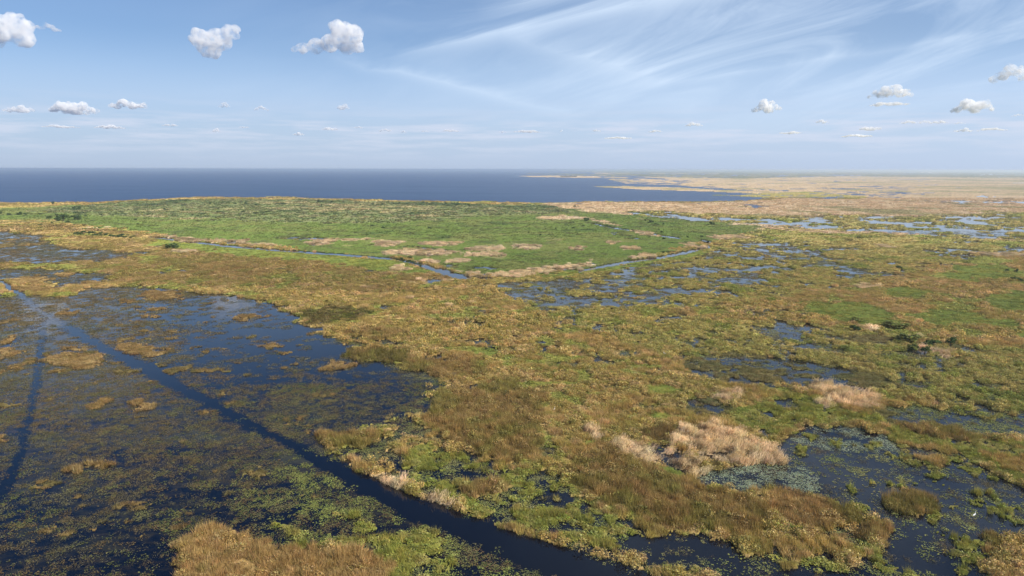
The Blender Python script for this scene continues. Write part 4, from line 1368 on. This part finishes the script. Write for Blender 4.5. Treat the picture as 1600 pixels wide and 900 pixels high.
def egret(u, v, yaw, label):
    import bmesh
    p = at(u, v, .3)
    r = link('egret', None, label=label, category='bird'); r.location = (p[0], p[1], .05); r.rotation_euler = (0, 0, yaw)
    me = bpy.data.meshes.new('body')
    # one skinned chain: tail, body, S-curved neck, head
    P = [(-.42, 0, .62, .03), (-.22, 0, .68, .10), (0, 0, .74, .14), (.16, 0, .80, .09), (.28, 0, .92, .045), (.22, 0, 1.05, .03),
         (.20, 0, 1.18, .028), (.28, 0, 1.27, .04), (.36, 0, 1.26, .02)]
    V, Fc = [], []; k = 8
    for i, (x, y, z, rad) in enumerate(P):
        a = Vector(P[max(i - 1, 0)][:3]); b = Vector(P[min(i + 1, len(P) - 1)][:3]); ax = (b - a).normalized()
        s_ = Vector((0, 1, 0)); t_ = ax.cross(s_)
        for j in range(k):
            an = 6.2832 * j / k
            V.append(tuple(Vector((x, y, z)) + s_ * math.cos(an) * rad * .8 + t_ * math.sin(an) * rad))
    for i in range(len(P) - 1):
        for j in range(k):
            Fc.append((i * k + j, i * k + (j + 1) % k, (i + 1) * k + (j + 1) % k, (i + 1) * k + j))
    Fc += [tuple(range(k)), tuple(reversed(range((len(P) - 1) * k, len(P) * k)))]
    part('body', V, Fc, M_EGRET, r)
    part('bill', [(.36, .012, 1.265), (.36, -.012, 1.265), (.36, 0, 1.245), (.50, 0, 1.24)], [(0, 1, 3), (1, 2, 3), (2, 0, 3), (0, 2, 1)], M_BILL, r)
    for sy in (-.06, .06):
        V, Fc = box_v(-.012, .012, sy - .012, sy + .012, -.05, .66); part('leg', V, Fc, M_DARK, r)


egret(1522, 808, 0.4, 'white egret in the open dark water at the lower right')
egret(1038, 554, 2.8, 'white egret at the edge of the central blue pool')
egret(866, 642, 1.0, 'white egret in the sedge near a tiny pool at the centre')

# ------------------------------------------------------------------ cumulus clouds
mc, T, out = new_mat('cloud_vapour')
pv = T.n('ShaderNodeVolumePrincipled')
pv.inputs['Color'].default_value = (1, 1, 1, 1)
pv.inputs['Anisotropy'].default_value = 0.0
cg = T.n('ShaderNodeNewGeometry')
cn1 = T.n('ShaderNodeTexNoise', i_Scale=0.014, i_Detail=6.0, i_Roughness=0.66)
T.l(cg.outputs['Position'], cn1.inputs['Vector'])
T.l(T.math('MULTIPLY', T.math('SUBTRACT', cn1.outputs[0], 0.425, clamp=True), 0.15), pv.inputs['Density'])
T.l(pv.outputs[0], out.inputs['Volume'])
M_CLOUD = mc


def cloud(u, v, w, h, label, lobes=None, seed=0, dens=1.0):
    """heap of vapour with a flat base: centre (u, v), size in photograph pixels"""
    c = R3 @ np.array([(u - 800.0) / F, -(v - 450.0) / F, -1.0])
    el = max(math.atan2(c[2], math.hypot(c[0], c[1])), 0.03)
    D = min(1150 / math.tan(el), 30000)
    k = D / math.hypot(c[0], c[1]); P = Vector((c[0] * k, c[1] * k, H + c[2] * k))
    m = D / F
    W = w * m / 2 * 1.0; Hh = h * m / 2 * 1.02
    r = random.Random(seed + int(u * 3 + v * 11))
    right = Vector((math.cos(math.atan2(c[0], c[1])), -math.sin(math.atan2(c[0], c[1])), 0)); fwd = Vector((-right.y, right.x, 0))
    L_ = []
    if lobes is None:
        n = max(5, int(7 + w / 12))
        for i in range(n):
            t = -1 + 2 * (i + r.uniform(.2, .8)) / n; q = (1 - abs(t) ** 1.7)
            L_.append((t * .78, r.uniform(-.4, .4), -.5 + q * r.uniform(0.0, .9), (.26 + .32 * q) * r.uniform(.8, 1.15)))
    else:
        L_ = [(a, r.uniform(-.25, .25), b, q) for a, b, q in lobes]
    # many small puffs on the big lobes, then one closed skin around them all
    L2 = []
    for (a, b, c_, q) in L_:
        L2.append((Vector((a * W, b * W * .7, c_ * Hh)), q * Hh))
        for j in range(9):
            dv = Vector((r.gauss(0, 1), r.gauss(0, 1), r.gauss(.25, .8))).normalized()
            L2.append((Vector((a * W, b * W * .7, c_ * Hh)) + dv * q * Hh * .85, q * Hh * r.uniform(.22, .48)))
    import bmesh
    bm = bmesh.new()
    base = -Hh * .95
    for (c_, q) in L2:
        stretch = max(1.0, (W / Hh) * .42) if lobes is None else 1.0
        mt = Matrix.Translation(c_) @ Matrix.Diagonal((q * stretch, q * stretch, q, 1))
        bmesh.ops.create_icosphere(bm, subdivisions=2, radius=1.0, matrix=mt)
    for vv in bm.verts:
        if vv.co.z < base:
            vv.co.z = base + (vv.co.z - base) * .15
    me = bpy.data.meshes.new('cloud'); bm.to_mesh(me); bm.free(); me.materials.append(M_CLOUD)
    o = link('cloud', me, label=label, category='cloud')
    M = Matrix((right.to_4d(), fwd.to_4d(), (0, 0, 1, 0), (0, 0, 0, 1))).transposed()
    M[3][0] = M[3][1] = M[3][2] = 0; M[3][3] = 1
    for i_ in range(3):
        M[i_][3] = P[i_]
    o.matrix_world = M
    md = o.modifiers.new('skin', 'REMESH'); md.mode = 'VOXEL'; md.voxel_size = max(Hh / 16, W / 60)
    return o


cloud(335, 61, 74, 52, 'white heaped cloud high on the left, broad shouldered', lobes=[(-.45, -.1, .55), (.05, .05, .5), (.55, .35, .45), (-.1, -.55, .5), (.35, -.15, .4), (-.6, .25, .3), (.75, .6, .25)])
cloud(512, 56, 116, 60, 'tallest white cloud left of the middle with a tail to the left', lobes=[(.25, .45, .40), (.35, .1, .5), (.65, .1, .45), (.05, -.35, .45), (-.3, -.45, .4), (-.6, -.6, .28), (-.82, -.68, .16), (.45, -.4, .4), (.7, -.35, .35)])
cloud(16, 46, 62, 52, 'grey white cloud cut by the left edge of the sky', lobes=[(-.4, 0, .7), (.2, .15, .55), (.45, -.35, .45), (.6, .2, .3)])
cloud(74, 42, 38, 10, 'thin grey shred of cloud right of the one at the left edge')
cloud(29, 168, 42, 14, 'small flat cloud low at the left edge')
cloud(115, 165, 66, 23, 'bright flat cloud low on the left, biggest of its row')
cloud(201, 163, 60, 16, 'fainter flat cloud right of the bright one in the low left row')
cloud(408, 169, 24, 10, 'small cloud low over the lake left of the middle')
cloud(350, 164, 20, 9, 'small faint cloud low over the lake beside a brighter one')
cloud(536, 166, 22, 12, 'small cloud low over the lake nearest the middle')
cloud(1198, 166, 50, 21, 'bright white cloud right of the middle, standing alone')
cloud(1391, 143, 66, 22, 'bright double cloud in the right sky with a small tower')
cloud(1580, 115, 54, 24, 'bright cloud cut by the right edge of the sky')
cloud(1520, 164, 58, 24, 'bright cloud below the one at the right edge')
cloud(1389, 162, 60, 7, 'thin grey cloud strip right under the double cloud')
cloud(1084, 194, 32, 8, 'small white cloud low to the left of the lone bright cloud')
cloud(1360, 199, 34, 9, 'small low cloud under the double cloud')
cloud(1284, 190, 24, 6, 'tiny low cloud between the lone and the double cloud')
LOW = sorted(((172, 198, 46, 6), (265, 195, 26, 5), (338, 203, 14, 8), (380, 198, 20, 4), (466, 209, 22, 6), (515, 201, 30, 6), (560, 199, 20, 4), (602, 203, 24, 6),
                     (630, 206, 14, 5), (665, 205, 16, 4), (704, 204, 34, 5), (785, 206, 14, 4), (824, 205, 50, 5), (878, 204, 14, 4), (896, 204, 8, 3), (932, 204, 18, 4), (1024, 205, 30, 4), (95, 197, 50, 5),
                     (1420, 191, 30, 5), (1445, 190, 20, 7), (1468, 191, 26, 5), (1500, 192, 16, 4), (1505, 203, 26, 6), (1550, 202, 40, 5), (1235, 207, 40, 5), (1340, 212, 50, 5), (965, 215, 50, 5), (1592, 180, 20, 4)))
ORD = 'first second third fourth fifth sixth seventh eighth ninth tenth eleventh twelfth thirteenth fourteenth'.split()
for ci_, (u, v, w, h) in enumerate(LOW):
    LB = ('tiny white cloud in the low row above the horizon, %s from the left' % ORD[ci_]) if ci_ < 14 else \
         ('tiny white cloud in the low row above the horizon, %s from the right' % ORD[len(LOW) - 1 - ci_])
    o = cloud(u, v, w, h, LB)
    o['group'] = 'tiny clouds in the row above the horizon'

# ------------------------------------------------------------------ haze over marsh and lake
mh, T, out = new_mat('pale_haze')
pv = T.n('ShaderNodeVolumePrincipled')
pv.inputs['Color'].default_value = (.78, .89, 1, 1)
pv.inputs['Density'].default_value = 0.000095
pv.inputs['Anisotropy'].default_value = 0.3
T.l(pv.outputs[0], out.inputs['Volume'])
V, Fc = box_v(-62000, 62000, -3000, 58000, -3.0, 64.0)
me = bpy.data.meshes.new('haze'); me.from_pydata(V, [], Fc); me.update(); me.materials.append(mh)
link('haze', me, kind='stuff')
